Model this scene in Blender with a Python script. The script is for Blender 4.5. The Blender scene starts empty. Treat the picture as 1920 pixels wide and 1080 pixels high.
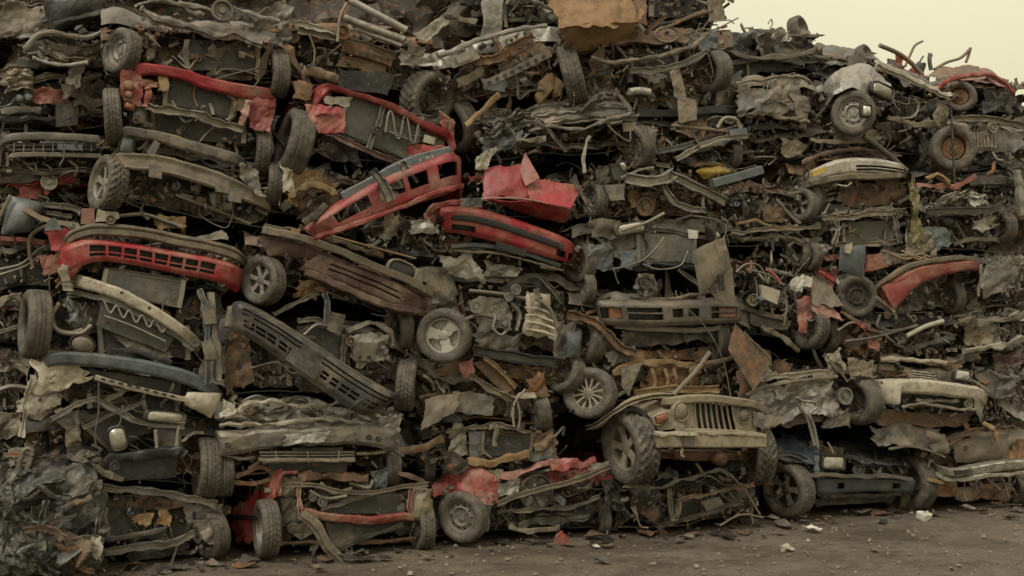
import bpy, math, random
import numpy as np
from mathutils import Vector, Matrix

# ------------------------------------------------------------------ camera, sky, sun, exposure
SC = bpy.context.scene
COL = SC.collection
F, CX, CY, EYE = 2300.0, 960.0, 540.0, 2.45
PITCH = math.atan(20 / F)
TH, Z0 = math.radians(21), 12.4          # the face of the pile recedes to the right

cam = bpy.data.cameras.new('camera')
cam.lens, cam.sensor_width, cam.clip_end = 36 * F / 1920, 36, 3000
co = bpy.data.objects.new('camera', cam)
COL.objects.link(co)
co.location = (0, 0, EYE)
co.rotation_euler = (math.pi / 2 + PITCH, 0, 0)
SC.camera = co

W_ = bpy.data.worlds.new('World')
SC.world = W_
W_.use_nodes = True
nt = W_.node_tree
nt.nodes.clear()
SUN_EL, SUN_ROT = math.radians(52), math.radians(215)
sky = nt.nodes.new('ShaderNodeTexSky')
sky.sky_type = 'NISHITA'
sky.sun_disc = False
sky.sun_elevation, sky.sun_rotation = SUN_EL, SUN_ROT
b1 = nt.nodes.new('ShaderNodeBackground'); b1.inputs[1].default_value = 0.07
nt.links.new(sky.outputs[0], b1.inputs[0])
tc = nt.nodes.new('ShaderNodeTexCoord')
nz = nt.nodes.new('ShaderNodeTexNoise'); nz.inputs['Scale'].default_value = 2.2; nz.inputs['Detail'].default_value = 3
nt.links.new(tc.outputs['Generated'], nz.inputs['Vector'])
mx = nt.nodes.new('ShaderNodeMix'); mx.data_type = 'RGBA'
mx.inputs['A'].default_value = (0.36, 0.352, 0.225, 1)
mx.inputs['B'].default_value = (0.50, 0.468, 0.245, 1)
nt.links.new(nz.outputs['Fac'], mx.inputs['Factor'])
# a standard overcast sky: brighter and whiter overhead than low down
sx = nt.nodes.new('ShaderNodeSeparateXYZ'); nt.links.new(tc.outputs['Generated'], sx.inputs[0])
zr = nt.nodes.new('ShaderNodeMapRange'); zr.inputs['From Min'].default_value = .0; zr.inputs['From Max'].default_value = 1
nt.links.new(sx.outputs['Z'], zr.inputs['Value'])
mz = nt.nodes.new('ShaderNodeMix'); mz.data_type = 'RGBA'; mz.inputs['B'].default_value = (1.35, 1.25, 1.02, 1)
nt.links.new(zr.outputs[0], mz.inputs['Factor']); nt.links.new(mx.outputs['Result'], mz.inputs['A'])
b2 = nt.nodes.new('ShaderNodeBackground'); b2.inputs[1].default_value = 1.0
nt.links.new(mz.outputs['Result'], b2.inputs[0])
ms = nt.nodes.new('ShaderNodeMixShader'); ms.inputs[0].default_value = 0.96   # overcast: cloud covers the sky
nt.links.new(b1.outputs[0], ms.inputs[1]); nt.links.new(b2.outputs[0], ms.inputs[2])
wo = nt.nodes.new('ShaderNodeOutputWorld')
nt.links.new(ms.outputs[0], wo.inputs[0])

sl = bpy.data.lights.new('sun', 'SUN')
sl.energy, sl.angle, sl.color = 1.5, math.radians(18), (1, .96, .86)
so = bpy.data.objects.new('sun', sl)
COL.objects.link(so)
so.rotation_euler = Vector((-math.sin(SUN_ROT) * math.cos(SUN_EL), -math.cos(SUN_ROT) * math.cos(SUN_EL), -math.sin(SUN_EL))).to_track_quat('-Z', 'Y').to_euler()
SC.view_settings.view_transform = 'Standard'
SC.view_settings.look = 'None'
SC.view_settings.exposure = 0.5
SC.view_settings.gamma = 1.0
SC.view_settings.use_curve_mapping = False

# ------------------------------------------------------------------ frames: u along the pile, d into it, z up
EU = np.array([math.cos(TH), math.sin(TH), 0.0])
EN = np.array([-math.sin(TH), math.cos(TH), 0.0])
ORG = np.array([0, Z0, 0.0])
def ray(px, py):
    x, y = (px - CX) / F, (CY - py) / F
    return np.array([x, math.cos(PITCH) - y * math.sin(PITCH), math.sin(PITCH) + y * math.cos(PITCH)])
def wp(px, py, d=0.0):
    """point of the pile's upright plane at depth d, in (u, d, z)"""
    r = ray(px, py)
    o = np.array([0, 0, EYE])
    t = (d - (o - ORG) @ EN) / (r @ EN)
    p = o + r * t - ORG
    return np.array([p @ EU, d, p[2]])
def ms_px(px, py=540, d=0.0):
    r = ray(px, py)
    return (d - (np.array([0, 0, EYE]) - ORG) @ EN) / (r @ EN) / F
def ground_d(px, py):
    r = ray(px, py)
    p = np.array([0, 0, EYE]) + r * (-EYE / r[2]) - ORG
    return float(p @ EN)
def world(p):
    return ORG + EU * p[0] + EN * p[1] + np.array([0, 0, p[2]])

# ------------------------------------------------------------------ noise
_rs = np.random.RandomState(7)
_perm = _rs.permutation(256); _perm = np.concatenate([_perm, _perm, _perm])
_g = _rs.normal(size=(256, 3)); _g /= np.linalg.norm(_g, axis=1, keepdims=True)
def perlin(P):
    P = np.asarray(P, float)
    sh = P.shape[:-1]
    P = P.reshape(-1, 3)
    I = np.floor(P).astype(int)
    Fr = P - I
    I &= 255
    w = Fr * Fr * Fr * (Fr * (Fr * 6 - 15) + 10)
    out = np.zeros(len(P))
    for a in (0, 1):
        for b in (0, 1):
            for c in (0, 1):
                h = _perm[_perm[_perm[I[:, 0] + a] + I[:, 1] + b] + I[:, 2] + c]
                g = _g[h]
                dt = g[:, 0] * (Fr[:, 0] - a) + g[:, 1] * (Fr[:, 1] - b) + g[:, 2] * (Fr[:, 2] - c)
                k = (w[:, 0] if a else 1 - w[:, 0]) * (w[:, 1] if b else 1 - w[:, 1]) * (w[:, 2] if c else 1 - w[:, 2])
                out += dt * k
    return out.reshape(sh)
_val = _rs.uniform(-.5, .5, 256)
_rot = np.array(Matrix.Rotation(.7, 3, 'X') @ Matrix.Rotation(1.1, 3, 'Y') @ Matrix.Rotation(.5, 3, 'Z'))
def folds(P):
    """flat facets meeting in sharp creases"""
    sh = P.shape[:-1]
    Q = P.reshape(-1, 3) @ _rot.T
    I = np.floor(Q).astype(int); Fr = Q - I; I &= 255
    # Kuhn simplices: walk from the low corner to the high one in order of the fractions
    o = np.argsort(-Fr, axis=1); fs = np.take_along_axis(Fr, o, 1)
    c = I.copy(); rows = np.arange(len(Q))
    h = lambda c: _val[_perm[_perm[_perm[c[:, 0] & 255] + (c[:, 1] & 255)] + (c[:, 2] & 255)] & 255]
    v = h(c) * (1 - fs[:, 0])
    for k in range(3):
        c[rows, o[:, k]] += 1
        v = v + h(c) * (fs[:, k] - (fs[:, k + 1] if k < 2 else 0))
    return v.reshape(sh)
def crumple(P, amp, freq=2.5, seed=0.0):
    """dents and sharp creases, as a vector offset"""
    if amp <= 0: return P
    off = np.array([seed * 3.17 % 91, seed * 7.31 % 83, seed * 1.93 % 97])
    D = []
    for i in range(3):
        o = off + i * 31.7
        n1 = perlin(P * freq * .55 + o)
        n2 = folds(P * freq * 1.0 + o + 11)
        n3 = folds(P * freq * 2.3 + o + 23)
        D.append(1.1 * n1 + 1.35 * n2 + .62 * n3)
    return P + amp * np.stack(D, -1)

# ------------------------------------------------------------------ mesh building
class Geo:
    def __init__(s): s.v, s.f, s.n = [], [], 0
    def add(s, V, faces):
        V = np.asarray(V, float).reshape(-1, 3)
        for f in faces: s.f.append(np.asarray(f, int) + s.n)
        s.v.append(V); s.n += len(V)
        return s
    def grid(s, P, cu=False, cv=False, flip=False):
        n, m = P.shape[:2]
        i = np.arange(n if cu else n - 1); j = np.arange(m if cv else m - 1)
        a, b = np.meshgrid(i, j, indexing='ij')
        a2, b2 = (a + 1) % n, (b + 1) % m
        q = np.stack([a * m + b, a2 * m + b, a2 * m + b2, a * m + b2], -1).reshape(-1, 4)
        if flip: q = q[:, ::-1]
        return s.add(P, [q])
    def plate(s, P, th=.008, keep=None):
        """a grid with thickness; keep = mask of its cells, for openings"""
        if keep is not None:
            n, m = P.shape[:2]
            N = np.array([0, 1.0, 0])
            idx = np.arange(n * m).reshape(n, m)
            q = np.stack([idx[:-1, :-1], idx[1:, :-1], idx[1:, 1:], idx[:-1, 1:]], -1)
            kq = q[keep]
            V = np.concatenate([P.reshape(-1, 3), P.reshape(-1, 3) + N * th])
            fs = [kq, kq[:, ::-1] + n * m]
            pad = np.zeros((n + 1, m + 1), bool); pad[1:-1, 1:-1] = keep
            for di, dj, e0, e1 in ((-1, 0, 0, 3), (1, 0, 2, 1), (0, -1, 1, 0), (0, 1, 3, 2)):
                nb = pad[1 + di:n + di, 1 + dj:m + dj]
                w = q[keep & ~nb]
                if len(w): fs.append(np.stack([w[:, e0], w[:, e1], w[:, e1] + n * m, w[:, e0] + n * m], -1))
            return s.add(V, fs)
        du = np.gradient(P, axis=0); dv = np.gradient(P, axis=1)
        N = np.cross(du, dv); N /= np.linalg.norm(N, axis=-1, keepdims=True) + 1e-9
        n, m = P.shape[:2]
        s.grid(P); base = s.n
        s.grid(P - N * th, flip=True)
        idx = np.arange(n * m).reshape(n, m)
        rim = np.concatenate([idx[:-1, 0], idx[-1, :-1], idx[:0:-1, -1], idx[0, :0:-1]])
        nx = np.roll(rim, -1)
        s.f.append(np.stack([rim, nx, nx + n * m, rim + n * m], -1) + (base - n * m))
        return s
    def loft(s, path, prof, seed=0, taper=None, amp=0):
        """sweep a closed profile of (outward, up) along a path in (u, d, z)"""
        path = np.asarray(path, float)
        T = np.gradient(path, axis=0); T /= np.linalg.norm(T, axis=1, keepdims=True) + 1e-9
        vert = np.abs(T[:, 2]) > .85
        up = np.where(vert[:, None], np.array([-1.0, 0, 0]), np.array([0, 0, 1.0]))
        if vert.any() and not vert.all(): up[:] = [0.25, .05, .96]
        U = up - (up * T).sum(1, keepdims=True) * T; U /= np.linalg.norm(U, axis=1, keepdims=True) + 1e-9
        O = np.cross(T, U)
        if np.median(O[:, 1]) > 0: O = -O
        pr = np.asarray(prof, float)
        k = np.ones(len(path)) if taper is None else np.asarray(taper, float)
        P = path[:, None, :] + (pr[None, :, 0:1] * O[:, None, :] + pr[None, :, 1:2] * U[:, None, :]) * k[:, None, None]
        if amp:
            P = crumple(P, amp, 4, seed)
            if len(path) > 12: P = crumple(P, amp * .55, 13, seed + 5)
        m = len(pr); b = s.n
        s.grid(P, cv=True)
        t = np.stack([np.zeros(m - 2, int), np.arange(1, m - 1), np.arange(2, m)], -1)
        s.f.append(t + b); s.f.append(t[:, ::-1] + b + (len(path) - 1) * m)
        return s
    def tube(s, path, r, k=6):
        a = np.arange(k) * 2 * math.pi / k
        r = np.asarray(r) if np.ndim(r) else None if False else r
        pr = np.stack([np.cos(a), np.sin(a)], -1)
        if np.ndim(r): return s.loft(path, pr, taper=r)
        return s.loft(path, pr * r)
    def box(s, c, h, R=None):
        V = np.array([[x, y, z] for x in (-1, 1) for y in (-1, 1) for z in (-1, 1)], float) * np.asarray(h)
        if R is not None: V = V @ np.asarray(R).T
        return s.add(V + np.asarray(c), [np.array([[0, 1, 3, 2], [4, 6, 7, 5], [0, 4, 5, 1], [2, 3, 7, 6], [0, 2, 6, 4], [1, 5, 7, 3]])])
    def lathe(s, prof, seg=24, R=None, c=(0, 0, 0), caps=False):
        """profile (axial x, radius) about the x axis"""
        a = np.arange(seg) * 2 * math.pi / seg
        pr = np.asarray(prof, float)
        P = np.stack([np.broadcast_to(pr[:, 0:1], (len(pr), seg)), pr[:, 1:2] * np.cos(a), pr[:, 1:2] * np.sin(a)], -1)
        if R is not None: P = P @ np.asarray(R).T
        return s.grid(P + np.asarray(c), cv=True)
    def mesh(s, name, mat, sharp=38):
        me = bpy.data.meshes.new(name)
        V = np.concatenate(s.v)
        me.vertices.add(len(V)); me.vertices.foreach_set('co', V.astype(np.float32).ravel())
        sizes = np.concatenate([np.full(len(f), f.shape[1]) for f in s.f])
        loops = np.concatenate([f.ravel() for f in s.f])
        me.loops.add(len(loops)); me.loops.foreach_set('vertex_index', loops.astype(np.int32))
        me.polygons.add(len(sizes))
        me.polygons.foreach_set('loop_start', np.concatenate([[0], np.cumsum(sizes)[:-1]]).astype(np.int32))
        me.polygons.foreach_set('loop_total', sizes.astype(np.int32))
        me.update(calc_edges=True)
        if mat: me.materials.append(MAT[mat] if isinstance(mat, str) else mat)
        me.shade_smooth()
        if sharp: me.set_sharp_from_angle(angle=math.radians(sharp))
        return me
def link(name, me, parent=None):
    o = bpy.data.objects.new(name, me)
    COL.objects.link(o)
    if parent: o.parent = parent
    return o
def rotm(axis, a):
    return np.array(Matrix.Rotation(a, 3, axis))
def smooth(pts, n=6):
    """Catmull-Rom through the points"""
    P = np.asarray(pts, float)
    if len(P) < 3: return np.array([P[0] + (P[-1] - P[0]) * t for t in np.linspace(0, 1, max(n, 2))])
    Q = np.concatenate([[2 * P[0] - P[1]], P, [2 * P[-1] - P[-2]]])
    out = []
    for i in range(len(P) - 1):
        p0, p1, p2, p3 = Q[i:i + 4]
        for t in np.linspace(0, 1, n, endpoint=False):
            out.append(.5 * (2 * p1 + (p2 - p0) * t + (2 * p0 - 5 * p1 + 4 * p2 - p3) * t * t + (3 * p1 - p0 - 3 * p2 + p3) * t ** 3))
    out.append(P[-1])
    return np.array(out)

# ------------------------------------------------------------------ materials
MAT = {}
DUST = (.265, .205, .13)
def dirty(key, base, rough=.6, metal=0.0, dust=.5, rust=.15, rustcol=(.16, .068, .024), edge=.5, edgecol=None, bump=.5, sc=3.0, dustcol=DUST):
    m = bpy.data.materials.new(key); m.use_nodes = True
    N, L = m.node_tree.nodes, m.node_tree.links
    bs = N['Principled BSDF']
    tcn = N.new('ShaderNodeTexCoord'); oi = N.new('ShaderNodeObjectInfo')
    sv = N.new('ShaderNodeVectorMath'); sv.operation = 'SCALE'; sv.inputs[0].default_value = (37, 91, 53)
    L.new(oi.outputs['Random'], sv.inputs['Scale'])
    av = N.new('ShaderNodeVectorMath'); L.new(tcn.outputs['Object'], av.inputs[0]); L.new(sv.outputs[0], av.inputs[1])
    def noise(scale, det, rg=.6):
        n = N.new('ShaderNodeTexNoise'); n.inputs['Scale'].default_value = scale; n.inputs['Detail'].default_value = det; n.inputs['Roughness'].default_value = rg
        L.new(av.outputs[0], n.inputs['Vector']); return n.outputs['Fac']
    def ramp(f, lo, hi, top=1.0):
        r = N.new('ShaderNodeMapRange'); r.inputs['From Min'].default_value = lo; r.inputs['From Max'].default_value = hi; r.inputs['To Max'].default_value = top
        L.new(f, r.inputs['Value']); return r.outputs[0]
    def mixc(f, a, b):
        x = N.new('ShaderNodeMix'); x.data_type = 'RGBA'
        L.new(f, x.inputs['Factor'])
        for s_, c in (('A', a), ('B', b)):
            if isinstance(c, tuple): x.inputs[s_].default_value = (*c, 1)
            else: L.new(c, x.inputs[s_])
        return x.outputs['Result']
    big, mid, fine = noise(sc, 6, .65), noise(sc * 4.3, 5, .6), noise(90, 3, .6)
    # tone of this piece: some are a little darker or lighter
    hv = N.new('ShaderNodeHueSaturation'); hv.inputs['Color'].default_value = (*base, 1)
    L.new(ramp(oi.outputs['Random'], 0, 1), hv.inputs['Value'])
    hv2 = N.new('ShaderNodeMapRange'); hv2.inputs['To Min'].default_value = .75; hv2.inputs['To Max'].default_value = 1.25
    L.new(oi.outputs['Random'], hv2.inputs['Value']); L.new(hv2.outputs[0], hv.inputs['Value'])
    c = hv.outputs[0]
    if rust: 
        rc = mixc(fine, tuple(x * .6 for x in rustcol), tuple(x * 1.6 for x in rustcol))
        rf = ramp(mid, .62 - rust * .35, .74 - rust * .3, min(1, .55 + rust)); c = mixc(rf, c, rc)
    dc = mixc(fine, tuple(x * .7 for x in dustcol), tuple(x * 1.2 for x in dustcol))
    df = ramp(big, .64 - dust * .42, .88 - dust * .36, min(.92, .35 + dust * .6)); c = mixc(df, c, dc)
    gm = ramp(noise(sc * 3.1 + 2, 8, .78), .50, .60, .62); c = mixc(gm, c, tuple(x * .36 + .008 for x in base))      # oil and grime
    sp = ramp(noise(34, 2, .5), .62, .72, .5); c = mixc(sp, c, tuple(x * .45 for x in dustcol))       # mud spatter
    if edge:
        ge = N.new('ShaderNodeNewGeometry')
        ec = edgecol or tuple(min(.5, b * .6 + x * 1.0) for b, x in zip(base, (.22, .2, .155)))
        c = mixc(ramp(ge.outputs['Pointiness'], .53, .63, edge), c, ec)       # worn ridges
    L.new(c, bs.inputs['Base Color'])
    rr = N.new('ShaderNodeMix'); rr.data_type = 'FLOAT'; L.new(df, rr.inputs['Factor']); rr.inputs[2].default_value = rough; rr.inputs[3].default_value = .74
    L.new(rr.outputs[0], bs.inputs['Roughness'])
    if metal:
        mm = N.new('ShaderNodeMapRange'); L.new(df, mm.inputs['Value']); mm.inputs['To Min'].default_value = metal; mm.inputs['To Max'].default_value = metal * .15
        L.new(mm.outputs[0], bs.inputs['Metallic'])
    bs.inputs['Specular IOR Level'].default_value = .5
    bp = N.new('ShaderNodeBump'); bp.inputs['Strength'].default_value = bump; bp.inputs['Distance'].default_value = .013
    ad = N.new('ShaderNodeMath'); ad.operation = 'ADD'; L.new(mid, ad.inputs[0]); 
    f2 = N.new('ShaderNodeMath'); f2.operation = 'MULTIPLY'; f2.inputs[1].default_value = .35; L.new(fine, f2.inputs[0]); L.new(f2.outputs[0], ad.inputs[1])
    L.new(ad.outputs[0], bp.inputs['Height']); L.new(bp.outputs[0], bs.inputs['Normal'])
    MAT[key] = m
    return m
dirty('dark', (.032, .031, .028), .42, .2, dust=.34)
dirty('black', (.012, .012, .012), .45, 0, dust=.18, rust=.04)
dirty('grey', (.108, .101, .09), .5, .3, dust=.5)
dirty('steel', (.20, .19, .17), .42, .5, dust=.5, rust=.1)
dirty('silver', (.30, .285, .25), .40, .4, dust=.4, rust=.1)
dirty('chalk', (.44, .41, .35), .5, 0, dust=.42, rust=.1)
dirty('chrome', (.5, .48, .42), .28, .85, dust=.45, rust=.12)
dirty('pale', (.30, .28, .225), .5, 0, dust=.5, rust=.15)
dirty('cream', (.34, .305, .235), .5, 0, dust=.55, rust=.14)
dirty('tan', (.125, .105, .075), .62, 0, dust=.46)
dirty('dusty_paint', (.22, .188, .135), .65, 0, dust=.62)
dirty('brown', (.082, .054, .034), .7, 0, dust=.36, rust=.42)
dirty('rust', (.10, .052, .026), .85, 0, dust=.42, rust=.45, rustcol=(.17, .075, .026))
dirty('ochre', (.21, .13, .055), .8, 0, dust=.5, rust=.3, rustcol=(.17, .08, .03))
dirty('rust_sheet', (.17, .098, .042), .8, 0, dust=.3, rust=.4, rustcol=(.13, .06, .024), edge=.2, sc=1.6)
dirty('olive', (.075, .075, .052), .7, 0, dust=.35, rust=.05)
dirty('red', (.23, .015, .021), .45, 0, dust=.52, rust=.1, edgecol=(.36, .17, .13), edge=.6)
dirty('old_red', (.18, .022, .02), .55, 0, dust=.52, rust=.14, edgecol=(.3, .15, .11))
dirty('pink', (.26, .10, .09), .6, 0, dust=.5, rust=.12)
dirty('maroon', (.075, .03, .03), .5, 0, dust=.56, rust=.15)
dirty('blue', (.04, .052, .072), .4, .2, dust=.36, rust=.05)
dirty('blue_black', (.040, .046, .054), .34, .2, dust=.34, rust=.03, edge=.8)
dirty('bale', (.042, .045, .040), .5, .2, dust=.34, rust=.12, edge=.8, sc=5)
dirty('bluegrey', (.085, .098, .105), .5, .2, dust=.35, rust=.08)
dirty('teal', (.062, .072, .062), .42, .3, dust=.40, rust=.06)
dirty('yellow', (.36, .25, .035), .6, 0, dust=.35, rust=.15)
dirty('core', (.03, .029, .026), .75, 0, dust=.24, rust=.06, edge=.25, bump=.6)
dirty('plastic', (.035, .035, .034), .5, 0, dust=.42, rust=0)
dirty('rubber', (.042, .037, .031), .75, 0, dust=.70, rust=0, edge=.3, dustcol=(.155, .128, .092))
dirty('wire', (.03, .028, .025), .6, 0, dust=.4, rust=.2)
dirty('lamp', (.30, .28, .225), .16, .4, dust=.4, rust=0, bump=.2)
dirty('amber', (.20, .075, .03), .4, 0, dust=.5, rust=0)
dirty('moss', (.105, .098, .035), .9, 0, dust=.45, rust=.2)
dirty('rubble', (.42, .40, .34), .9, 0, dust=.25, rust=0)
dirty('fins', (.085, .082, .072), .6, .3, dust=.4, rust=.04, edge=.25, bump=.6)
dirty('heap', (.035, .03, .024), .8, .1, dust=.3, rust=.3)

# ------------------------------------------------------------------ profiles (outward, up), height 1
def pf(kind, h, dep):
    P = dict(box=[(0, .5), (.8, .5), (1, .38), (1, -.38), (.8, -.5), (0, -.5)],
             c=[(0, .5), (1, .5), (1, .34), (.4, .26), (.4, -.26), (1, -.34), (1, -.5), (0, -.5)],
             hat=[(0, .5), (.35, .5), (.5, .22), (1, .18), (1, -.18), (.5, -.22), (.35, -.5), (0, -.5)],
             bump=[(0, .5), (.7, .5), (.93, .44), (1, .32), (.97, .05), (.97, -.28), (.86, -.45), (.6, -.5), (0, -.5)],
             flat=[(0, .5), (1, .46), (1, -.46), (0, -.5)],
             round=[(math.cos(a) * .5 + .5, math.sin(a) * .5) for a in np.linspace(0, 2 * math.pi, 10, endpoint=False)])[kind]
    return np.array(P) * [dep, h]

# ------------------------------------------------------------------ wheels: shared unit meshes, outer radius 1, axle along +x (outer face)
def tyre_geo(kind):
    seg = 96
    base = [(-.22, .62), (-.29, .66), (-.33, .76), (-.335, .84), (-.31, .92), (-.275, .965), (-.24, .985)]
    tread = []
    for x, gr in ((-.2, 0), (-.15, 0), (-.14, 1), (-.11, 1), (-.10, 0), (-.02, 0), (-.012, 1), (.012, 1), (.02, 0), (.10, 0), (.11, 1), (.14, 1), (.15, 0), (.2, 0)):
        tread.append((x, 1.0 - .024 * gr - .25 * x * x))
    prof = base + tread + [(-x, r) for x, r in base[::-1]]
    pr = np.array(prof)
    a = np.arange(seg) * 2 * math.pi / seg
    rr = np.repeat(pr[:, 1:2], seg, 1)
    xx = np.repeat(pr[:, 0:1], seg, 1)
    if kind != 'worn':
        dep = .03 if kind == 'road' else .06
        for i in range(len(pr)):
            x = pr[i, 0]
            if pr[i, 1] > .955:
                per = 2 if kind == 'road' else 4
                ph = int(round(abs(x) * (10 if kind == 'road' else 16))) + (1 if x > 0 else 0)
                cut = ((np.arange(seg) + ph) // (per // 2)) % 2 == 0 if per > 2 else (np.arange(seg) + ph) % 3 == 0
                rr[i, cut] -= dep * (1 if abs(x) > .08 or kind != 'road' else .4)
    P = np.stack([xx, rr * np.cos(a), rr * np.sin(a)], -1)
    g = Geo(); g.grid(P, cv=True)
    return g
def rim_geo(kind):
    g = Geo()
    R = .635
    g.lathe([(-.22, R), (-.2, .58), (.17, .565), (.215, R), (.235, R + .005), (.235, .60), (.19, .575)], 40)      # barrel and lip
    if kind == 'steel':
        g.lathe([(.17, .565), (.10, .53), (.10, .50)], 40)
        n = 40
        a = np.arange(n) * 2 * math.pi / n
        for i in range(n):                                     # the slotted ring
            if i % 4 == 0: continue
            ang = np.array([a[i], a[i] + 2 * math.pi / n])
            P = np.array([[[x, r * math.cos(t), r * math.sin(t)] for t in ang] for x, r in ((.10, .50), (.13, .42))])
            g.grid(P)
        g.lathe([(.13, .42), (.16, .36), (.07, .26), (.07, .16), (.12, .15), (.13, 0.01)], 40)
        for i in range(5):
            t = i * 2 * math.pi / 5
            g.lathe([(.07, .035), (.115, .03), (.115, .002)], 6, c=(0, .21 * math.cos(t), .21 * math.sin(t)))
    elif kind == 'drum':
        g.lathe([(-.02, .5), (.05, .49), (.06, .3), (.10, .29), (.10, .12), (.19, .11), (.20, .01)], 30)
        for i in range(5):
            t = i * 2 * math.pi / 5
            g.lathe([(.09, .03), (.2, .026), (.2, .002)], 6, c=(0, .2 * math.cos(t), .2 * math.sin(t)))
    else:
        n, wd = dict(five=(5, .12), three=(3, .24), many=(12, .045), six=(6, .10))[kind]
        g.lathe([(-.02, .56), (-.03, .2), (-.03, .01)], 24)                                # brake drum behind
        for i in range(n):
            t = i * 2 * math.pi / n + .2
            Rm = np.array(Matrix.Rotation(t, 3, 'X'))
            V = []
            for x0, r0, w0 in ((.15, .14, wd * .8), (.16, .38, wd * .72), (.19, .575, wd * 1.15)):
                V += [(x0, r0, -w0), (x0, r0, w0), (x0 - .07, r0, w0), (x0 - .07, r0, -w0)]
            V = np.array(V).reshape(3, 4, 3) @ Rm.T
            g.grid(V, cv=True)
        g.lathe([(.05, .2), (.15, .19), (.18, .12), (.18, .01)], 24)
    return g
TYRE, RIM = {}, {}
def wheel_meshes(tk, rk, rmat):
    if tk not in TYRE: TYRE[tk] = tyre_geo(tk).mesh('tyre', 'rubber', 50)
    if (rk, rmat) not in RIM: RIM[rk, rmat] = rim_geo(rk).mesh('rim', rmat, 40)
    return TYRE[tk], RIM[rk, rmat]

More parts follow.
